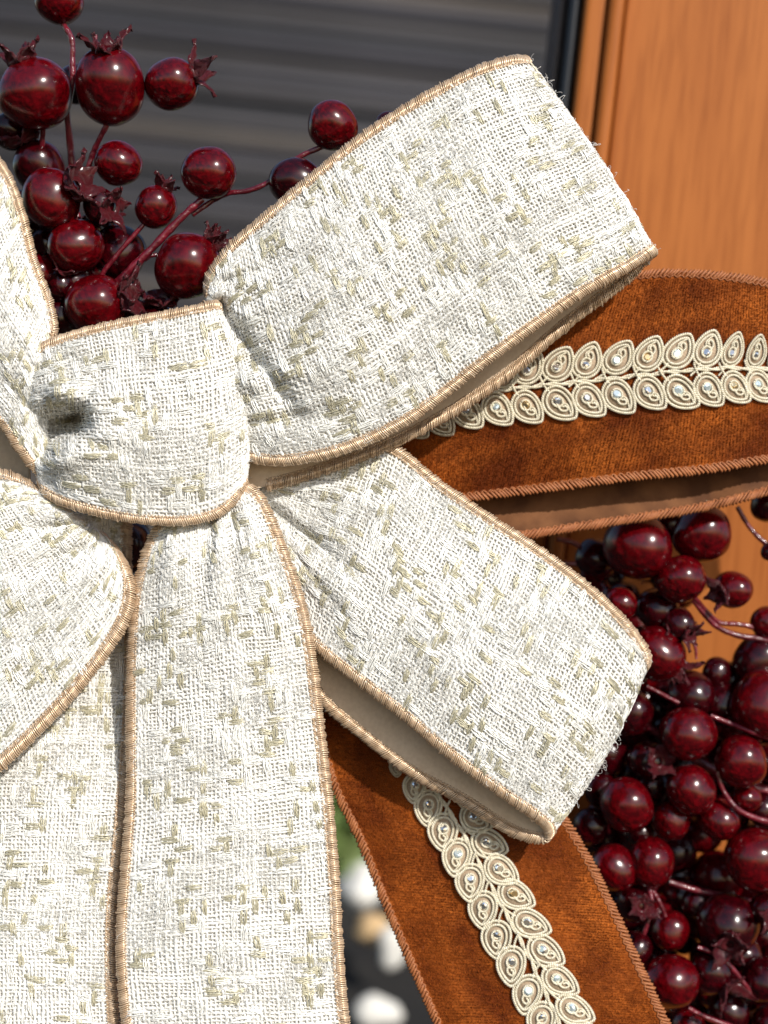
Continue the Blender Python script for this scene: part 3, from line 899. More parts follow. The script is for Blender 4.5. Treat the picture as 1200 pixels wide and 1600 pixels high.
top1 = [(748, 604, .72), (786, 590, .88), (824, 577, .96), (870, 571, 1), (915, 566, 1), (964, 561, 1), (1011, 556, 1), (1057, 551, 1.02), (1102, 548, 1), (1141, 549, .94), (1178, 552, .9), (1212, 556, .8)]
bot1 = [(621, 672, .6), (652, 665, .75), (690, 656, .88), (732, 643, .98), (778, 638, .98), (824, 635, .98), (874, 629, 1.05), (920, 624, 1.03), (967, 618, 1.05), (1015, 612, 1.03), (1062, 611, 1.08), (1106, 607, .98), (1147, 604, .95), (1184, 602, .95), (1218, 604, .9)]
for k, (x, y, sc) in enumerate(top1):
    w = 1.0 if x < 1110 else 0.8
    place_leaf(S1, x, y, 57 + random.uniform(-7, 7) + (10 if x > 1100 else 0), sc, w * min(1, sc * 1.02) * 0.96, 0.5, k, [0, 2, 0, 1, 0, 2, 3, 2, 0, 1, 0, 0][k])
for k, (x, y, sc) in enumerate(bot1):
    place_leaf(S1, x, y, -45 + random.uniform(-7, 7), sc, min(1, sc), 0.5, k + 1, [0, 1, 0, 0, 2, 3, 0, 1, 2, 0, 2, 2, 3, 2, 0][k])
z7 = lambda cx, cy: (400 + cx / 2.4, 1000 + cy / 2.4)
left2 = [(530, 475, .5), (600, 548, .8), (652, 622, .95), (706, 712, 1), (757, 808, 1), (806, 900, 1), (856, 1002, 1), (907, 1112, 1), (962, 1212, 1.05), (1022, 1318, 1.05), (1075, 1420, 1.05)]
right2 = [(820, 662, .9), (868, 758, 1), (915, 856, 1), (970, 948, 1.05), (1025, 1055, 1.08), (1082, 1160, 1.08), (1135, 1268, 1.08), (1188, 1378, 1.1), (1235, 1480, 1.1)]
for k, (cx, cy, sc) in enumerate(left2):
    x, y = z7(cx, cy)
    place_leaf(S2, x, y, -97 + random.uniform(-7, 7), sc, min(1.0, sc), 1.0, k, [0, 0, 1, 0, 2, 0, 1, 0, 0, 2, 0][k])
for k, (cx, cy, sc) in enumerate(right2):
    x, y = z7(cx, cy)
    place_leaf(S2, x, y, -30 + random.uniform(-7, 7), sc, 0.95, 1.0, k + 2, [0, 1, 0, 3, 0, 0, 2, 2, 0][k])

def stem_cords(S, pts, front, wig, wl):
    c = catmull(np.array([(x, y, 0) for x, y in pts], float), 200)
    c, L = resample(c, int(L_ := 400))
    out = []
    q = np.linspace(0, L, len(c))
    T = norm(np.gradient(c, axis=0)); B = np.stack([-T[:, 1], T[:, 0]], 1)
    for k in range(2):
        off = (wig * np.sin(2 * np.pi * q / wl + k * 2.1))
        xy = c[:, :2] + B * off[:, None]
        P = []; N = []
        n_ = int(S.nu * front)
        # surface depth along the path
        for (x, y) in xy[::8]:
            p, nn, (i, j) = S.near(x, y, front)
            P.append(S.px[i, j, 2]); N.append(nn * (1 if nn[1] < 0 else -1))
        dd = np.interp(np.arange(len(xy)), np.arange(len(xy))[::8], P)
        NN = np.stack([np.interp(np.arange(len(xy)), np.arange(len(xy))[::8], np.array(N)[:, a]) for a in range(3)], 1)
        Pw = W(np.column_stack([xy, dd])) + norm(NN) * ((6.5 + 1.0 * np.cos(2 * np.pi * q / wl * 1 + k * 2.1))[:, None]) * PX
        n = int(L / 1.3)
        Pw2, Lw = resample(np.hstack([Pw, NN]), n)
        Tt = norm(np.gradient(Pw2[:, :3], axis=0)); Nn = norm(Pw2[:, 3:]); Bb = np.cross(Tt, Nn)
        ph = 2 * np.pi * np.linspace(0, L, n) / 7
        for kk in (0, np.pi):
            p = Pw2[:, :3] + 1.15 * PX * (np.cos(ph + kk)[:, None] * Bb + np.sin(ph + kk)[:, None] * Nn)
            out.append(tubes(p[None], np.full((1, n), 1.35 * PX), Nn[None], 5, cap=False))
    return joinvq(out)
v, q = stem_cords(S1, [(600, 665), (660, 640), (720, 620), (790, 610), (850, 603), (900, 598), (960, 592), (1020, 585), (1080, 579), (1140, 576), (1200, 577), (1240, 580)], 0.5, 1.9, 47)
mesh_obj('trim_stem', v, q, M['cord'], vb)
v, q = stem_cords(S2, [(660, 1205), (700, 1265), (728, 1310), (752, 1355), (776, 1400), (800, 1445), (825, 1492), (850, 1545), (875, 1600), (890, 1640)], 1.0, 1.9, 45)
mesh_obj('trim_stem', v, q, M['cord'], vb)

# ================================================================== WHITE TWEED BOW
wb = empty('tweed_bow', W(np.array([220, 650, -40.])), 'white tweed bow with gold stitched edges tied over the berries', 'bow')
# upper right loop
A = [(335, 500, -25, 360, 700, -20, 0, 0, 0), (322, 445, -5, 392, 716, 8, -6, 0, 10), (352, 393, 15, 450, 721, 28, -12, 0, 22), (402, 348, 30, 540, 702, 45, -8, 0, 30),
     (470, 290, 40, 640, 655, 55, 0, 0, 34), (560, 217, 45, 745, 576, 60, 0, 0, 36), (650, 158, 45, 832, 512, 60, 0, 0, 34), (735, 113, 38, 912, 457, 52, 0, 0, 30),
     (795, 93, 22, 978, 420, 36, 2, 0, 20), (821, 93, 0, 1020, 394, 10, 6, -6, 6), (815, 100, -28, 1014, 402, -22, 6, 0, 0), (770, 125, -54, 968, 447, -30), (690, 180, -68, 886, 508, -30),
     (600, 240, -76, 798, 584, -28), (500, 320, -76, 706, 646, -28), (420, 400, -70, 606, 698, -28), (380, 470, -62, 500, 738, -26), (360, 520, -55, 410, 762, -26), (350, 560, -50, 360, 770, -40)]
SA, oA = tweed_ribbon('loop', A, wb, 3, wob=5.0, ur=(0.01, 0.62), front=0.5, pur=(0.015, 0.97),
                      creases=[(345, 475, 462, 650, 13, -34), (375, 600, 560, 560, 26, 14), (362, 500, 500, 440, 16, 12), (380, 665, 520, 640, 10, -16), (352, 440, 470, 400, 9, -10), (385, 560, 450, 600, 8, -10)],
                      label='upper right loop pointing at the wooden door')
# lower right loop
Bq = [(400, 735, -55, 392, 790, -40, 0, 0, 0), (470, 715, -50, 425, 880, -28, 0, 0, 8), (545, 690, -46, 455, 960, -20, 0, 0, 16), (612, 698, -36, 492, 1008, -8, 0, 0, 24),
      (690, 758, -24, 550, 1056, 2, 0, 0, 30), (770, 812, -14, 625, 1114, 12, 0, 0, 32), (850, 864, -8, 700, 1178, 18, 0, 0, 32), (925, 922, -6, 775, 1234, 18, 0, 0, 28),
      (980, 975, -14, 828, 1270, 8, 4, 2, 20), (1012, 1022, -34, 856, 1294, -14, 12, 8, 6), (1004, 1038, -58, 852, 1312, -30, 8, 4, 0), (950, 1010, -75, 800, 1300, -38),
      (870, 960, -82, 720, 1250, -44), (790, 900, -86, 640, 1206, -48), (700, 850, -88, 570, 1152, -52), (620, 800, -86, 505, 1096, -54), (540, 760, -84, 450, 1014, -60), (470, 740, -80, 410, 880, -70)]
SB, oB = tweed_ribbon('loop', Bq, wb, 4, wob=5.0, ur=(0.01, 0.62), front=0.5, ph=(20, 10), pur=(0.01, 0.98),
                      creases=[(405, 780, 560, 900, 12, -26), (430, 745, 640, 800, 20, 12), (440, 850, 600, 1000, 22, 14), (430, 830, 540, 960, 8, -14), (450, 740, 600, 760, 9, -12)],
                      label='lower right loop resting over the velvet tail')
# lower left loop
Dq = [(110, 800, -20, 160, 836, -30, 0, 0, 0), (85, 783, -8, 186, 866, 0, 0, 0, 6), (40, 752, 0, 205, 915, 28, 0, 0, 12), (0, 738, 8, 192, 975, 34, 0, 0, 12), (-50, 735, 12, 140, 1052, 36, 0, 0, 12),
      (-110, 745, 12, 72, 1128, 34, 0, 0, 12), (-170, 775, 8, 0, 1196, 28, 0, 0, 12), (-240, 830, 0, -80, 1255, 20, 0, 0, 10), (-300, 900, -20, -160, 1300, 10)]
SD, oD = tweed_ribbon('loop', Dq, wb, 5, ph=(5, 30), creases=[(150, 848, 20, 900, 12, -20), (110, 805, 0, 790, 16, 12), (165, 880, 70, 950, 12, 10), (110, 820, 10, 830, 8, -12)], a=9.5,
                      label='lower left loop cut by the photo edge')
# upper left loop
Cq = [(68, 600, 0, 80, 760, -5, 0, 0, 0), (66, 560, 16, 62, 742, 6, -4, 0, 6), (86, 520, 14, 28, 702, 14, 0, 0, 18), (78, 470, 8, 0, 662, 16, 4, 0, 30), (54, 405, 12, -50, 620, 10, 0, 0, 34),
      (36, 335, 14, -110, 570, 4, 0, 0, 36), (12, 272, 12, -170, 500, 0, 0, 0, 36), (-30, 220, 5, -220, 430, 0, 0, 0, 30), (-90, 180, -10, -260, 380, -20, 0, 0, 20), (-120, 190, -50, -270, 420, -60), (-100, 260, -70, -230, 500, -75), (-70, 400, -75, -130, 640, -80), (-20, 500, -75, -40, 722, -80), (40, 560, -70, 50, 765, -75)]
SC, oC = tweed_ribbon('loop', Cq, wb, 6, ur=(0.0, 0.52), front=0.5, ph=(12, 18), creases=[(60, 560, -20, 420, 16, 8), (50, 640, -20, 560, 18, -10)], a=7.5,
                      label='upper left loop beside the crowded berries')
# hidden inner side of the lower left opening
# back tail (left)
T2 = [(-20, 800, -95, 200, 800, -95, 0, 0, 0), (-60, 900, -90, 200, 900, -85, 0, 0, 10), (-100, 1000, -80, 206, 1000, -60, 0, 0, 16), (-125, 1150, -70, 201, 1150, -42, 0, 0, 22), (-140, 1300, -66, 189, 1300, -26, 0, 0, 24),
      (-150, 1430, -62, 177, 1430, -18, 0, 0, 24), (-155, 1550, -58, 177, 1550, -14, 0, 0, 24), (-158, 1680, -55, 186, 1680, -12, 0, 0, 24)]
ST2, oT2 = tweed_ribbon('tail', T2, wb, 7, ph=(30, 6), wob=4.0, label='left tail hanging behind the front tail')
# front tail
T1 = [(262, 780, 5, 350, 760, 5, 0, 0, 0), (242, 828, 14, 392, 762, 18, 0, 0, 10), (224, 872, 20, 420, 800, 26, 0, 0, 22), (210, 935, 18, 447, 868, 28, 0, 0, 30), (204, 1005, 10, 474, 950, 22, 0, 0, 30),
      (202, 1080, 4, 489, 1035, 14, 0, 0, 26), (202, 1160, 0, 499, 1120, 10, 0, 0, 22), (202, 1240, 0, 509, 1205, 8, 0, 0, 20), (196, 1330, 2, 518, 1290, 8, 0, 0, 20),
      (189, 1420, 6, 525, 1385, 8, 0, 0, 20), (187, 1500, 10, 530, 1480, 8, 0, 0, 20), (194, 1590, 12, 538, 1580, 8, 0, 0, 20), (204, 1690, 14, 552, 1690, 8, 0, 0, 18)]
ST1, oT1 = tweed_ribbon('tail', T1, wb, 8, ph=(0, 0), creases=[(330, 800, 305, 1000, 15, -18), (275, 810, 255, 980, 18, 10), (385, 790, 425, 980, 20, 12), (362, 800, 370, 960, 10, -8)], wob=3.0,
                        label='front tail hanging straight down from the knot')
# centre knot
Kq = [(95, 590, -40, 95, 730, -40, 0, 0, 0), (62, 575, -8, 68, 742, -12, -14, 0, 0), (52, 556, 22, 66, 764, 14, -8, 0, 18), (70, 538, 38, 92, 783, 34, 4, 0, 22), (120, 520, 48, 150, 801, 50, 6, 0, 24),
      (185, 504, 54, 215, 813, 58, 4, 0, 26), (255, 491, 54, 285, 816, 60, 4, 0, 24), (312, 479, 44, 340, 804, 52, 10, 0, 18), (336, 474, 26, 370, 778, 36, 20, 0, 8), (342, 480, 0, 383, 758, 10, 22, 0, 0), (335, 495, -25, 378, 752, -20, 12, 0, 0)]
SK, oK = tweed_ribbon('knot', Kq, wb, 9, ph=(8, 14), creases=[(116, 657, 40, 680, 27, -150), (90, 612, 170, 640, 20, 22), (80, 725, 170, 690, 20, 20), (64, 690, 84, 765, 13, -34), (118, 650, 158, 585, 12, -22), (150, 640, 230, 625, 12, -10), (140, 690, 240, 720, 12, -9), (100, 560, 230, 545, 12, -7)], wob=2.5, a=7.5,
                      label='centre knot wrapped round the loops')

# ================================================================== BERRIES
def sphere_mesh(seed, calm=1.0):
    r = np.random.default_rng(seed)
    nu, nv = 40, 26
    V = [(0, 0, 1.0)]
    ph = r.uniform(0, 6, 6)
    def rad(d):
        return 1 + calm * (0.034 * math.sin(2.3 * d[0] + ph[0]) + 0.030 * math.sin(3.1 * d[1] + ph[1]) + 0.022 * math.sin(4.7 * d[2] + ph[2]) + 0.006 * math.sin(9 * d[0] + ph[3]) * math.sin(8 * d[1] + ph[4]))
    for j in range(1, nv):
        p = math.pi * j / nv
        for i in range(nu):
            th = 2 * math.pi * i / nu
            d = (math.sin(p) * math.cos(th), math.sin(p) * math.sin(th), math.cos(p))
            k = rad(d)
            V.append((d[0] * k, d[1] * k, d[2] * k * 1.0))
    V.append((0, 0, -1.0))
    Q = [(1 + (j - 1) * nu + i, 1 + j * nu + i, 1 + j * nu + (i + 1) % nu, 1 + (j - 1) * nu + (i + 1) % nu) for j in range(1, nv - 1) for i in range(nu)]
    Tt = [(0, 1 + i, 1 + (i + 1) % nu) for i in range(nu)] + [(len(V) - 1, 1 + (nv - 2) * nu + (i + 1) % nu, 1 + (nv - 2) * nu + i) for i in range(nu)]
    V = np.array(V)
    return V, Q, Tt
def berry_data(seed, m):
    V, Q, Tt = sphere_mesh(seed)
    o = mesh_obj('berry', V, Q, m, tris=Tt)
    me = o.data; bpy.data.objects.remove(o)
    return me
bright = [berry_data(i, M['berry']) for i in range(4)]
dark = [berry_data(10 + i, M['berry_shaded']) for i in range(3)]

def calyx_data(seed, n=5, long_=1.0, spread=1.0):
    """petals grow along +Z from the berry surface (unit berry)"""
    r = np.random.default_rng(seed)
    vs, qs, off = [], [], 0
    for k in range(n):
        a = 2 * math.pi * k / n + r.uniform(-0.25, 0.25)
        L = long_ * r.uniform(0.6, 1.0); wd = r.uniform(0.40, 0.58)
        nu, nv = 9, 5
        lean = spread * r.uniform(0.35, 0.95); curl = r.uniform(-1.0, 1.6); tw = r.uniform(-0.7, 0.7)
        ang = lean * 0.6; x = 0.16; z = 0.9
        side = np.array([-math.sin(a), math.cos(a), 0]); rad_ = np.array([math.cos(a), math.sin(a), 0])
        rows = []
        for i in range(nu):
            t = i / (nu - 1)
            w_ = wd * (0.55 + 0.75 * math.sin(math.pi * min(1, t * 1.15) ** 0.8) * (1 - t)) * (1 - t ** 3) + 0.015
            c = rad_ * x + np.array([0, 0, z])
            nrm_ = rad_ * math.cos(ang) - np.array([0, 0, 1]) * math.sin(ang)
            s_ = side * math.cos(tw * t) + nrm_ * math.sin(tw * t)
            for j in range(nv):
                v = j / (nv - 1) * 2 - 1
                p = c + s_ * v * w_ * 0.5 + nrm_ * (0.10 * v * v * (1 - t) + 0.05 * math.sin(5 * v + 9 * t + k) * (0.4 + t) + r.normal(0, 0.02)) + side * r.normal(0, 0.015)
                rows.append(p)
            x += math.sin(ang) * L / (nu - 1); z += math.cos(ang) * L / (nu - 1)
            ang += (lean * 0.9 + curl * t) / (nu - 1)
        rows = np.array(rows)
        g = np.arange(nu * nv).reshape(nu, nv) + off
        q = np.stack([g[:-1, :-1], g[1:, :-1], g[1:, 1:], g[:-1, 1:]], -1).reshape(-1, 4)
        vs.append(rows); qs.append(q); off += nu * nv
    # collar where the petals meet the berry
    m_ = 14
    ring = []
    for (rr, zz) in ((0.30, 0.93), (0.33, 1.0), (0.26, 1.08), (0.12, 1.04)):
        for i in range(m_):
            th = 2 * math.pi * i / m_
            kk = 1 + 0.12 * math.sin(3 * th + seed) + 0.06 * math.sin(7 * th)
            ring.append((rr * kk * math.cos(th), rr * kk * math.sin(th), zz))
    g = np.arange(4 * m_).reshape(4, m_) + off
    nx = np.roll(g, -1, 1)
    qs.append(np.stack([g[:-1], nx[:-1], nx[1:], g[1:]], -1).reshape(-1, 4)); vs.append(np.array(ring))
    o = mesh_obj('calyx', np.vstack(vs), np.vstack(qs), M['petal'])
    me = o.data; bpy.data.objects.remove(o)
    return me
calyxes = [calyx_data(30 + i, 5 + i % 2, 0.95, 1.0) for i in range(5)] + [calyx_data(44, 4, 1.5, 1.2)]

def berry(spray, x, y, rpx, d, axis=None, cal=None, drk=False, k=0, elong=1.0, csc=1.0):
    """axis: where the calyx (or the blossom end) points, in photo x, y(up), towards camera"""
    me = (dark if drk else bright)[k % (3 if drk else 4)]
    o = bpy.data.objects.new('berry', me)
    R = rpx * kscale(d)
    c = W(np.array([x, y, float(d)]))
    ax = axis if axis is not None else (random.uniform(-1, 1), random.uniform(-1, 1), random.uniform(-0.6, 0.6))
    zv = norm(ax[0] * RIGHT + ax[1] * UP - ax[2] * FWD)
    o.rotation_mode = 'QUATERNION'
    o.rotation_quaternion = Vector(zv).to_track_quat('Z', 'Y')
    o.location = c
    o.scale = (R, R, R * elong)
    col.objects.link(o)
    set_parent(o, spray)
    if cal is not None:
        cobj = bpy.data.objects.new('calyx', calyxes[cal])
        col.objects.link(cobj)
        cobj.parent = o
        cobj.rotation_euler = (0, 0, random.uniform(0, 6))
        cobj.scale = (csc * 1.2, csc * 1.2, 1.0 + (csc - 1) * 0.3)
        md = cobj.modifiers.new('thickness', 'SOLIDIFY'); md.thickness = 0.035
    return o

def stem(spray, pts, r0, r1, name='stem'):
    c = catmull(np.array(pts, float), 14 * len(pts))
    n = len(c)
    Wp = W(c)
    r_ = np.linspace(r0, r1, n) * (1 + 0.10 * np.sin(np.arange(n) * 0.47) * np.sin(np.arange(n) * 0.21 + pts[0][0]))
    rad = r_ * np.array([kscale(x) for x in c[:, 2]])
    v, q = tubes(Wp[None], rad[None], np.tile(np.array([0.1, -1.0, 0.15]), (1, n, 1)), 8)
    return mesh_obj(name, v, q, M['stem'], spray)

DB = -45
s1 = empty('berry_spray', W(np.array([80., 470, -120])), 'dark red berry spray at the upper left, its top berries with curled crowns', 'berry spray')
berry(s1, 93, 0, 39, DB - 10, (0.1, -1, 0.1), k=0)
berry(s1, 55, 146, 57, DB + 5, (-0.35, 0.9, 0.25), 0, k=1, csc=0.85)
berry(s1, 172, 134, 55, DB + 10, (0.0, 0.8, 0.55), 1, k=2, elong=1.06, csc=0.85)
berry(s1, 268, 131, 41, DB, (0.92, 0.35, 0.15), 5, k=3, csc=1.0)
berry(s1, 184, 255, 37, DB - 15, k=0)
berry(s1, 60, 262, 42, DB - 60, (-0.4, 0.9, 0.3), 2, True, k=0, csc=1.35)
berry(s1, 82, 312, 47, DB + 15, (0.85, 0.35, 0.5), 3, k=1, csc=1.25)
berry(s1, 155, 322, 27, DB - 5, (0.75, -0.15, 0.65), 4, True, k=2, csc=1.7)
berry(s1, 118, 384, 42, DB + 5, k=2)
berry(s1, 187, 395, 43, DB - 60, (-0.6, 0.7, -0.2), None, True, k=1)
berry(s1, 150, 476, 48, DB + 10, (0.95, 0.15, 0.2), 1, k=3, csc=1.2)
berry(s1, 64, 428, 31, DB - 20, k=0)
berry(s1, 116, 446, 36, DB - 35, None, None, True, k=2)
berry(s1, 95, 500, 34, DB - 30, None, None, True, k=0)
berry(s1, 128, 522, 34, DB - 50, None, None, True, k=1)
berry(s1, 210, 500, 32, DB - 50, (0.3, 0.8, 0.5), 0, True, k=1, csc=1.5)
berry(s1, 120, 130, 30, DB - 60, None, None, True, k=1)
berry(s1, 50, 365, 30, DB - 60, None, None, True, k=1)
berry(s1, 195, 850, 46, -150, None, None, True, k=1)
berry(s1, 172, 800, 40, -150, None, None, True, k=2)
stem(s1, [(98, 36, DB - 10), (112, 62, DB - 5), (113, 95, DB - 8), (113, 128, DB - 10), (104, 175, DB - 30)], 4.6, 5)
stem(s1, [(172, 186, DB), (158, 212, DB - 10), (146, 238, DB - 25), (138, 262, DB - 30), (120, 300, DB - 40)], 4.4, 5)
stem(s1, [(68, 200, DB - 10), (66, 225, DB - 25), (66, 255, DB - 40), (70, 300, DB - 55)], 4.2, 5)
stem(s1, [(104, 175, DB - 30), (112, 250, DB - 60), (120, 330, DB - 70), (130, 420, DB - 70), (150, 520, DB - 80), (170, 640, DB - 90), (180, 760, -160)], 5.5, 7, 'branch')
stem(s1, [(225, 132, DB), (232, 132, DB), (215, 130, DB - 10)], 4, 4)
stem(s1, [(150, 55, DB - 25), (149, 75, DB - 20), (155, 95, DB - 15)], 2.6, 3.2)
stem(s1, [(70, 470, DB - 20), (100, 468, DB - 10), (125, 472, DB - 5)], 4, 4)

s2 = empty('berry_spray', W(np.array([180., 480, -120])), 'dark red berry spray reaching right along a bare wiry stem beside the upper right loop', 'berry spray')
berry(s2, 520, 197, 39, DB, k=1)
berry(s2, 326, 270, 41, DB + 5, k=2)
berry(s2, 243, 323, 33, DB - 10, (0.45, 0.85, 0.1), 4, k=3, csc=1.0)
berry(s2, 295, 416, 54, DB - 10, (0.72, 0.65, 0.1), 3, k=0, drk=False, csc=0.75)
berry(s2, 461, 286, 42, DB - 10, None, None, True, k=0)
berry(s2, 607, 196, 22, DB - 60, None, None, True, k=0)
berry(s2, 245, 510, 36, DB - 40, (0.2, 0.9, 0.4), 2, True, k=2, csc=1.4)
stem(s2, [(316, 311, DB - 3), (292, 332, DB), (262, 362, DB), (228, 398, DB), (196, 430, DB - 5), (170, 460, DB - 20), (150, 540, DB - 50)], 5.5, 8, 'branch')
stem(s2, [(236, 338, DB - 10), (200, 378, DB - 12), (180, 402, DB - 15), (160, 428, DB - 20), (148, 460, DB - 30)], 3.6, 4.4)
stem(s2, [(512, 226, DB - 4), (478, 240, DB - 4), (448, 258, DB - 4), (420, 284, DB - 4), (388, 298, DB - 6), (357, 302, DB - 10), (335, 312, DB - 20), (300, 335, DB - 15)], 4.2, 4.4)
stem(s2, [(424, 282, DB - 4), (436, 290, DB - 8)], 4, 3.5)
stem(s2, [(246, 398, DB - 10), (234, 400, DB - 4), (226, 406, DB - 2)], 3.2, 4)

for (x, y, r_, d, ax, ca, cs) in ((18, 205, 30, DB - 60, (0.3, 0.8, 0.5), 0, 1.4), (30, 330, 34, DB - 70, None, None, 1), (150, 360, 30, DB - 75, (0.4, 0.6, 0.6), 3, 1.4),
                                  (75, 385, 30, DB - 45, None, None, 1), (160, 425, 30, DB - 70, None, None, 1), (95, 445, 26, DB - 10, (0.3, 0.7, 0.6), 2, 1.3), (190, 460, 32, DB - 80, None, None, 1)):
    berry(s1, x, y, r_, d, ax, ca, True, int(x), csc=cs)

# ---- right-hand sprays
DR = -240
s3 = empty('berry_spray', W(np.array([1200., 820, -300])), 'glossy dark red berry spray just below the copper velvet loop, against pale wood', 'berry spray')
for i, (x, y, r_, d, ax, ca, dk, cs) in enumerate([
        (998, 854, 54, DR + 20, None, None, False, 1), (1096, 834, 46, DR, None, None, False, 1), (1050, 815, 34, DR - 40, None, None, True, 1),
        (1063, 905, 38, DR + 30, (0.75, 0.3, 0.3), None, False, 1), (1146, 921, 31, DR - 10, (-0.75, -0.2, 0.6), 2, False, 1.15),
        (968, 945, 27, DR + 10, None, None, False, 1), (1026, 952, 34, DR - 20, (0.6, -0.5, 0.6), 1, True, 1.1),
        (1060, 975, 26, DR + 10, (0.5, -0.5, 0.7), 4, True, 1.3),
        (1204, 862, 15, DR, None, None, True, 1), (1200, 790, 26, DR - 60, None, None, True, 1), (1198, 972, 26, DR - 40, None, None, False, 1),
        (1028, 1022, 43, DR + 10, (0.7, -0.6, 0.1), 0, False, 0.9), (930, 870, 30, DR - 60, None, None, True, 1)]):
    berry(s3, x, y, r_, d, ax, ca, dk, i, csc=cs)
stem(s3, [(1152, 792, DR - 30), (1170, 822, DR - 30), (1195, 848, DR - 25), (1230, 870, DR - 30)], 3.8, 4.2)
stem(s3, [(1082, 930, DR + 5), (1120, 970, DR - 20), (1150, 975, DR - 25), (1175, 980, DR - 30), (1210, 1000, DR - 40)], 3.6, 4)
stem(s3, [(1078, 932, DR), (1115, 975, DR - 15), (1150, 992, DR - 20), (1185, 998, DR - 25), (1230, 1010, DR - 40)], 4.2, 5, 'branch')
stem(s3, [(870, 842, DR - 60), (900, 850, DR - 60), (925, 870, DR - 60), (960, 885, DR - 40)], 4, 4.5)
stem(s3, [(880, 880, DR - 60), (905, 882, DR - 60), (950, 890, DR - 50)], 4, 4.5)
stem(s3, [(1075, 990, DR), (1086, 1010, DR), (1088, 1030, DR)], 3.5, 2)

s4 = empty('berry_spray', W(np.array([1250., 1100, -320])), 'dense dark red berry spray at the right edge beside the end of the lower loop', 'berry spray')
for i, (x, y, r_, d, ax, ca, dk, cs) in enumerate([
        (1078, 1085, 38, DR - 30, (0.5, 0.2, 0.8), None, True, 1), (1194, 1100, 53, DR - 10, None, None, False, 1), (1186, 1032, 42, DR - 60, None, None, True, 1),
        (1076, 1146, 44, DR + 20, (0.4, -0.2, 0.9), None, False, 1), (1157, 1190, 41, DR + 10, None, None, False, 1), (1080, 1234, 38, DR + 20, None, None, False, 1),
        (980, 1258, 42, DR + 20, None, None, False, 1), (1165, 1247, 23, DR - 20, None, None, False, 1), (1049, 1282, 30, DR - 10, None, None, False, 1), (1123, 1280, 32, DR - 10, None, None, False, 1),
        (985, 1115, 36, DR - 30, None, None, True, 1), (1012, 1188, 32, DR - 20, (0.3, 0.1, 0.95), 3, True, 1.2), (1128, 1100, 34, DR - 60, None, None, True, 1),
        (1192, 1265, 26, DR - 50, None, None, True, 1), (950, 1180, 34, DR - 70, None, None, True, 1), (1120, 1050, 24, DR - 70, None, None, True, 1), (922, 1292, 28, DR - 30, None, None, True, 1),
        (1020, 1230, 30, DR - 60, None, None, True, 1), (1205, 1190, 30, DR - 70, None, None, True, 1), (940, 1235, 28, DR - 60, None, None, True, 1)]):
    berry(s4, x, y, r_, d, ax, ca, dk, i + 1, csc=cs)
stem(s4, [(1120, 1205, DR + 20), (1130, 1235, DR + 20), (1150, 1262, DR + 20), (1180, 1278, DR + 15), (1230, 1292, DR)], 4.0, 4.6)
stem(s4, [(1010, 1072, DR + 10), (1035, 1085, DR + 5), (1060, 1098, DR)], 3.5, 3.5)
stem(s4, [(1110, 1118, DR), (1140, 1130, DR), (1180, 1145, DR + 20), (1230, 1160, DR)], 3.8, 4.4)
stem(s4, [(985, 1115, DR - 70), (1060, 1170, DR - 80), (1150, 1220, DR - 90), (1250, 1250, DR - 100)], 6, 8, 'branch')

s5 = empty('berry_spray', W(np.array([1250., 1500, -320])), 'dark red berry spray at the lower right corner beside the velvet tail', 'berry spray')
for i, (x, y, r_, d, ax, ca, dk, cs) in enumerate([
        (960, 1356, 36, DR + 10, None, None, False, 1), (1017, 1348, 38, DR + 15, (0.2, 1, 0), None, False, 1), (1180, 1343, 50, DR, None, None, False, 1),
        (1136, 1447, 50, DR - 20, (-0.1, -0.3, 0.9), 2, True, 0.9), (1047, 1454, 30, DR - 30, None, None, False, 1), (1047, 1534, 43, DR + 15, (0.6, 0.2, 0.5), None, False, 1),
        (1110, 1520, 34, DR - 10, (0.6, -0.5, 0.5), 5, True, 1.1), (1198, 1420, 27, DR, (0.1, -0.2, 0.9), 4, True, 1.2), (1196, 1532, 36, DR - 20, None, None, True, 1),
        (992, 1412, 28, DR + 5, (0.2, 0.1, 1), 1, True, 1.2), (992, 1482, 27, DR - 20, None, None, True, 1), (1000, 1300, 22, DR - 40, None, None, True, 1),
        (1140, 1580, 30, DR - 50, None, None, True, 1), (1075, 1600, 26, DR - 40, None, None, False, 1), (1205, 1600, 30, DR - 50, None, None, True, 1),
        (1090, 1410, 26, DR - 70, None, None, True, 1), (1160, 1490, 28, DR - 70, None, None, True, 1)]):
    berry(s5, x, y, r_, d, ax, ca, dk, i + 2, csc=cs)
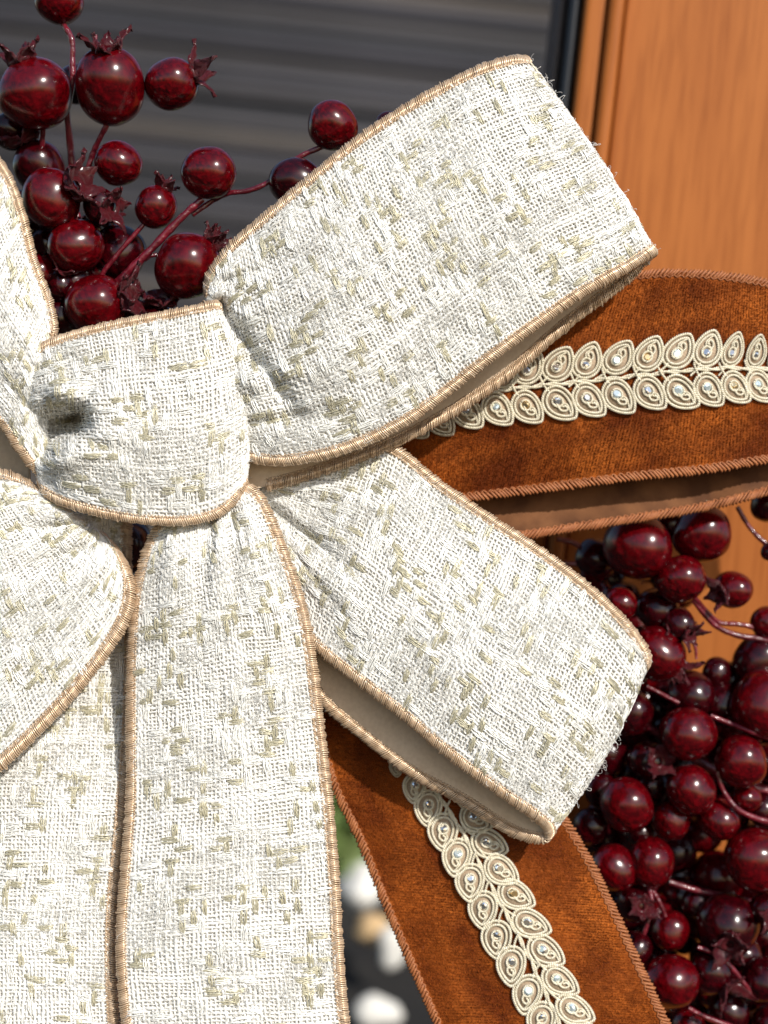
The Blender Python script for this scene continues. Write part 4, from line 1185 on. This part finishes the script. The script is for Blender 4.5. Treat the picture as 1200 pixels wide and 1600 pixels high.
stem(s5, [(1006, 1460, DR + 25), (1014, 1435, DR + 25), (1018, 1408, DR + 22), (1014, 1386, DR + 15)], 3.5, 4.5)
stem(s5, [(1040, 1432, DR + 10), (1028, 1405, DR + 12), (1020, 1392, DR + 10)], 3.5, 4)
stem(s5, [(1090, 1480, DR + 15), (1115, 1490, DR + 15), (1145, 1515, DR + 10), (1180, 1560, DR)], 3.6, 4.4)
stem(s5, [(1046, 1378, DR - 40), (1085, 1390, DR - 40), (1130, 1400, DR - 50), (1230, 1420, DR - 60)], 4.5, 5.5, 'branch')
stem(s5, [(1075, 1575, DR + 10), (1105, 1590, DR + 5), (1160, 1610, DR)], 3.8, 4.4)

# added deeper berries that close the right-hand mass, about half in the shaded red
rf = random.Random(12)
placed = []
def gap(x, y, r_):
    for (gx, gy, gr) in ((1100, 1342, 6), (1150, 985, 55), (1170, 900, 60), (1105, 1000, 20), (1010, 912, 12)):
        if math.hypot(x - gx, y - gy) < gr + r_ * 0.7: return True
    return False
tries = 0
while len(placed) < 105 and tries < 5000:
    tries += 1
    x, y = rf.uniform(905, 1225), rf.uniform(880, 1620)
    r_ = rf.uniform(22, 42)
    d = DR + rf.uniform(-190, -95)
    if x < 880 + (y - 900) * 0.13 or gap(x, y, r_): continue
    if y < 1060 and x > 1060: continue
    if any(math.hypot(x - a, y - b) < 0.52 * (r_ + c) for a, b, c in placed): continue
    placed.append((x, y, r_))
    sp = s3 if y < 1030 else (s4 if y < 1320 else s5)
    kk = rf.random()
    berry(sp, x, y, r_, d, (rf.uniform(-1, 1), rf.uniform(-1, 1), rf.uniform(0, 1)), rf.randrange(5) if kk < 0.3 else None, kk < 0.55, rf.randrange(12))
for i in range(14):
    x, y = rf.uniform(960, 1180), rf.uniform(1060, 1580)
    a = rf.uniform(0, 6.28); L = rf.uniform(35, 70)
    if gap(x, y, 20): continue
    stem(s4 if y < 1320 else s5, [(x, y, DR - 100), (x + L * 0.5 * math.cos(a), y + L * 0.5 * math.sin(a) + 6, DR - 80), (x + L * math.cos(a), y + L * math.sin(a), DR - 130)], 3.4, 4)
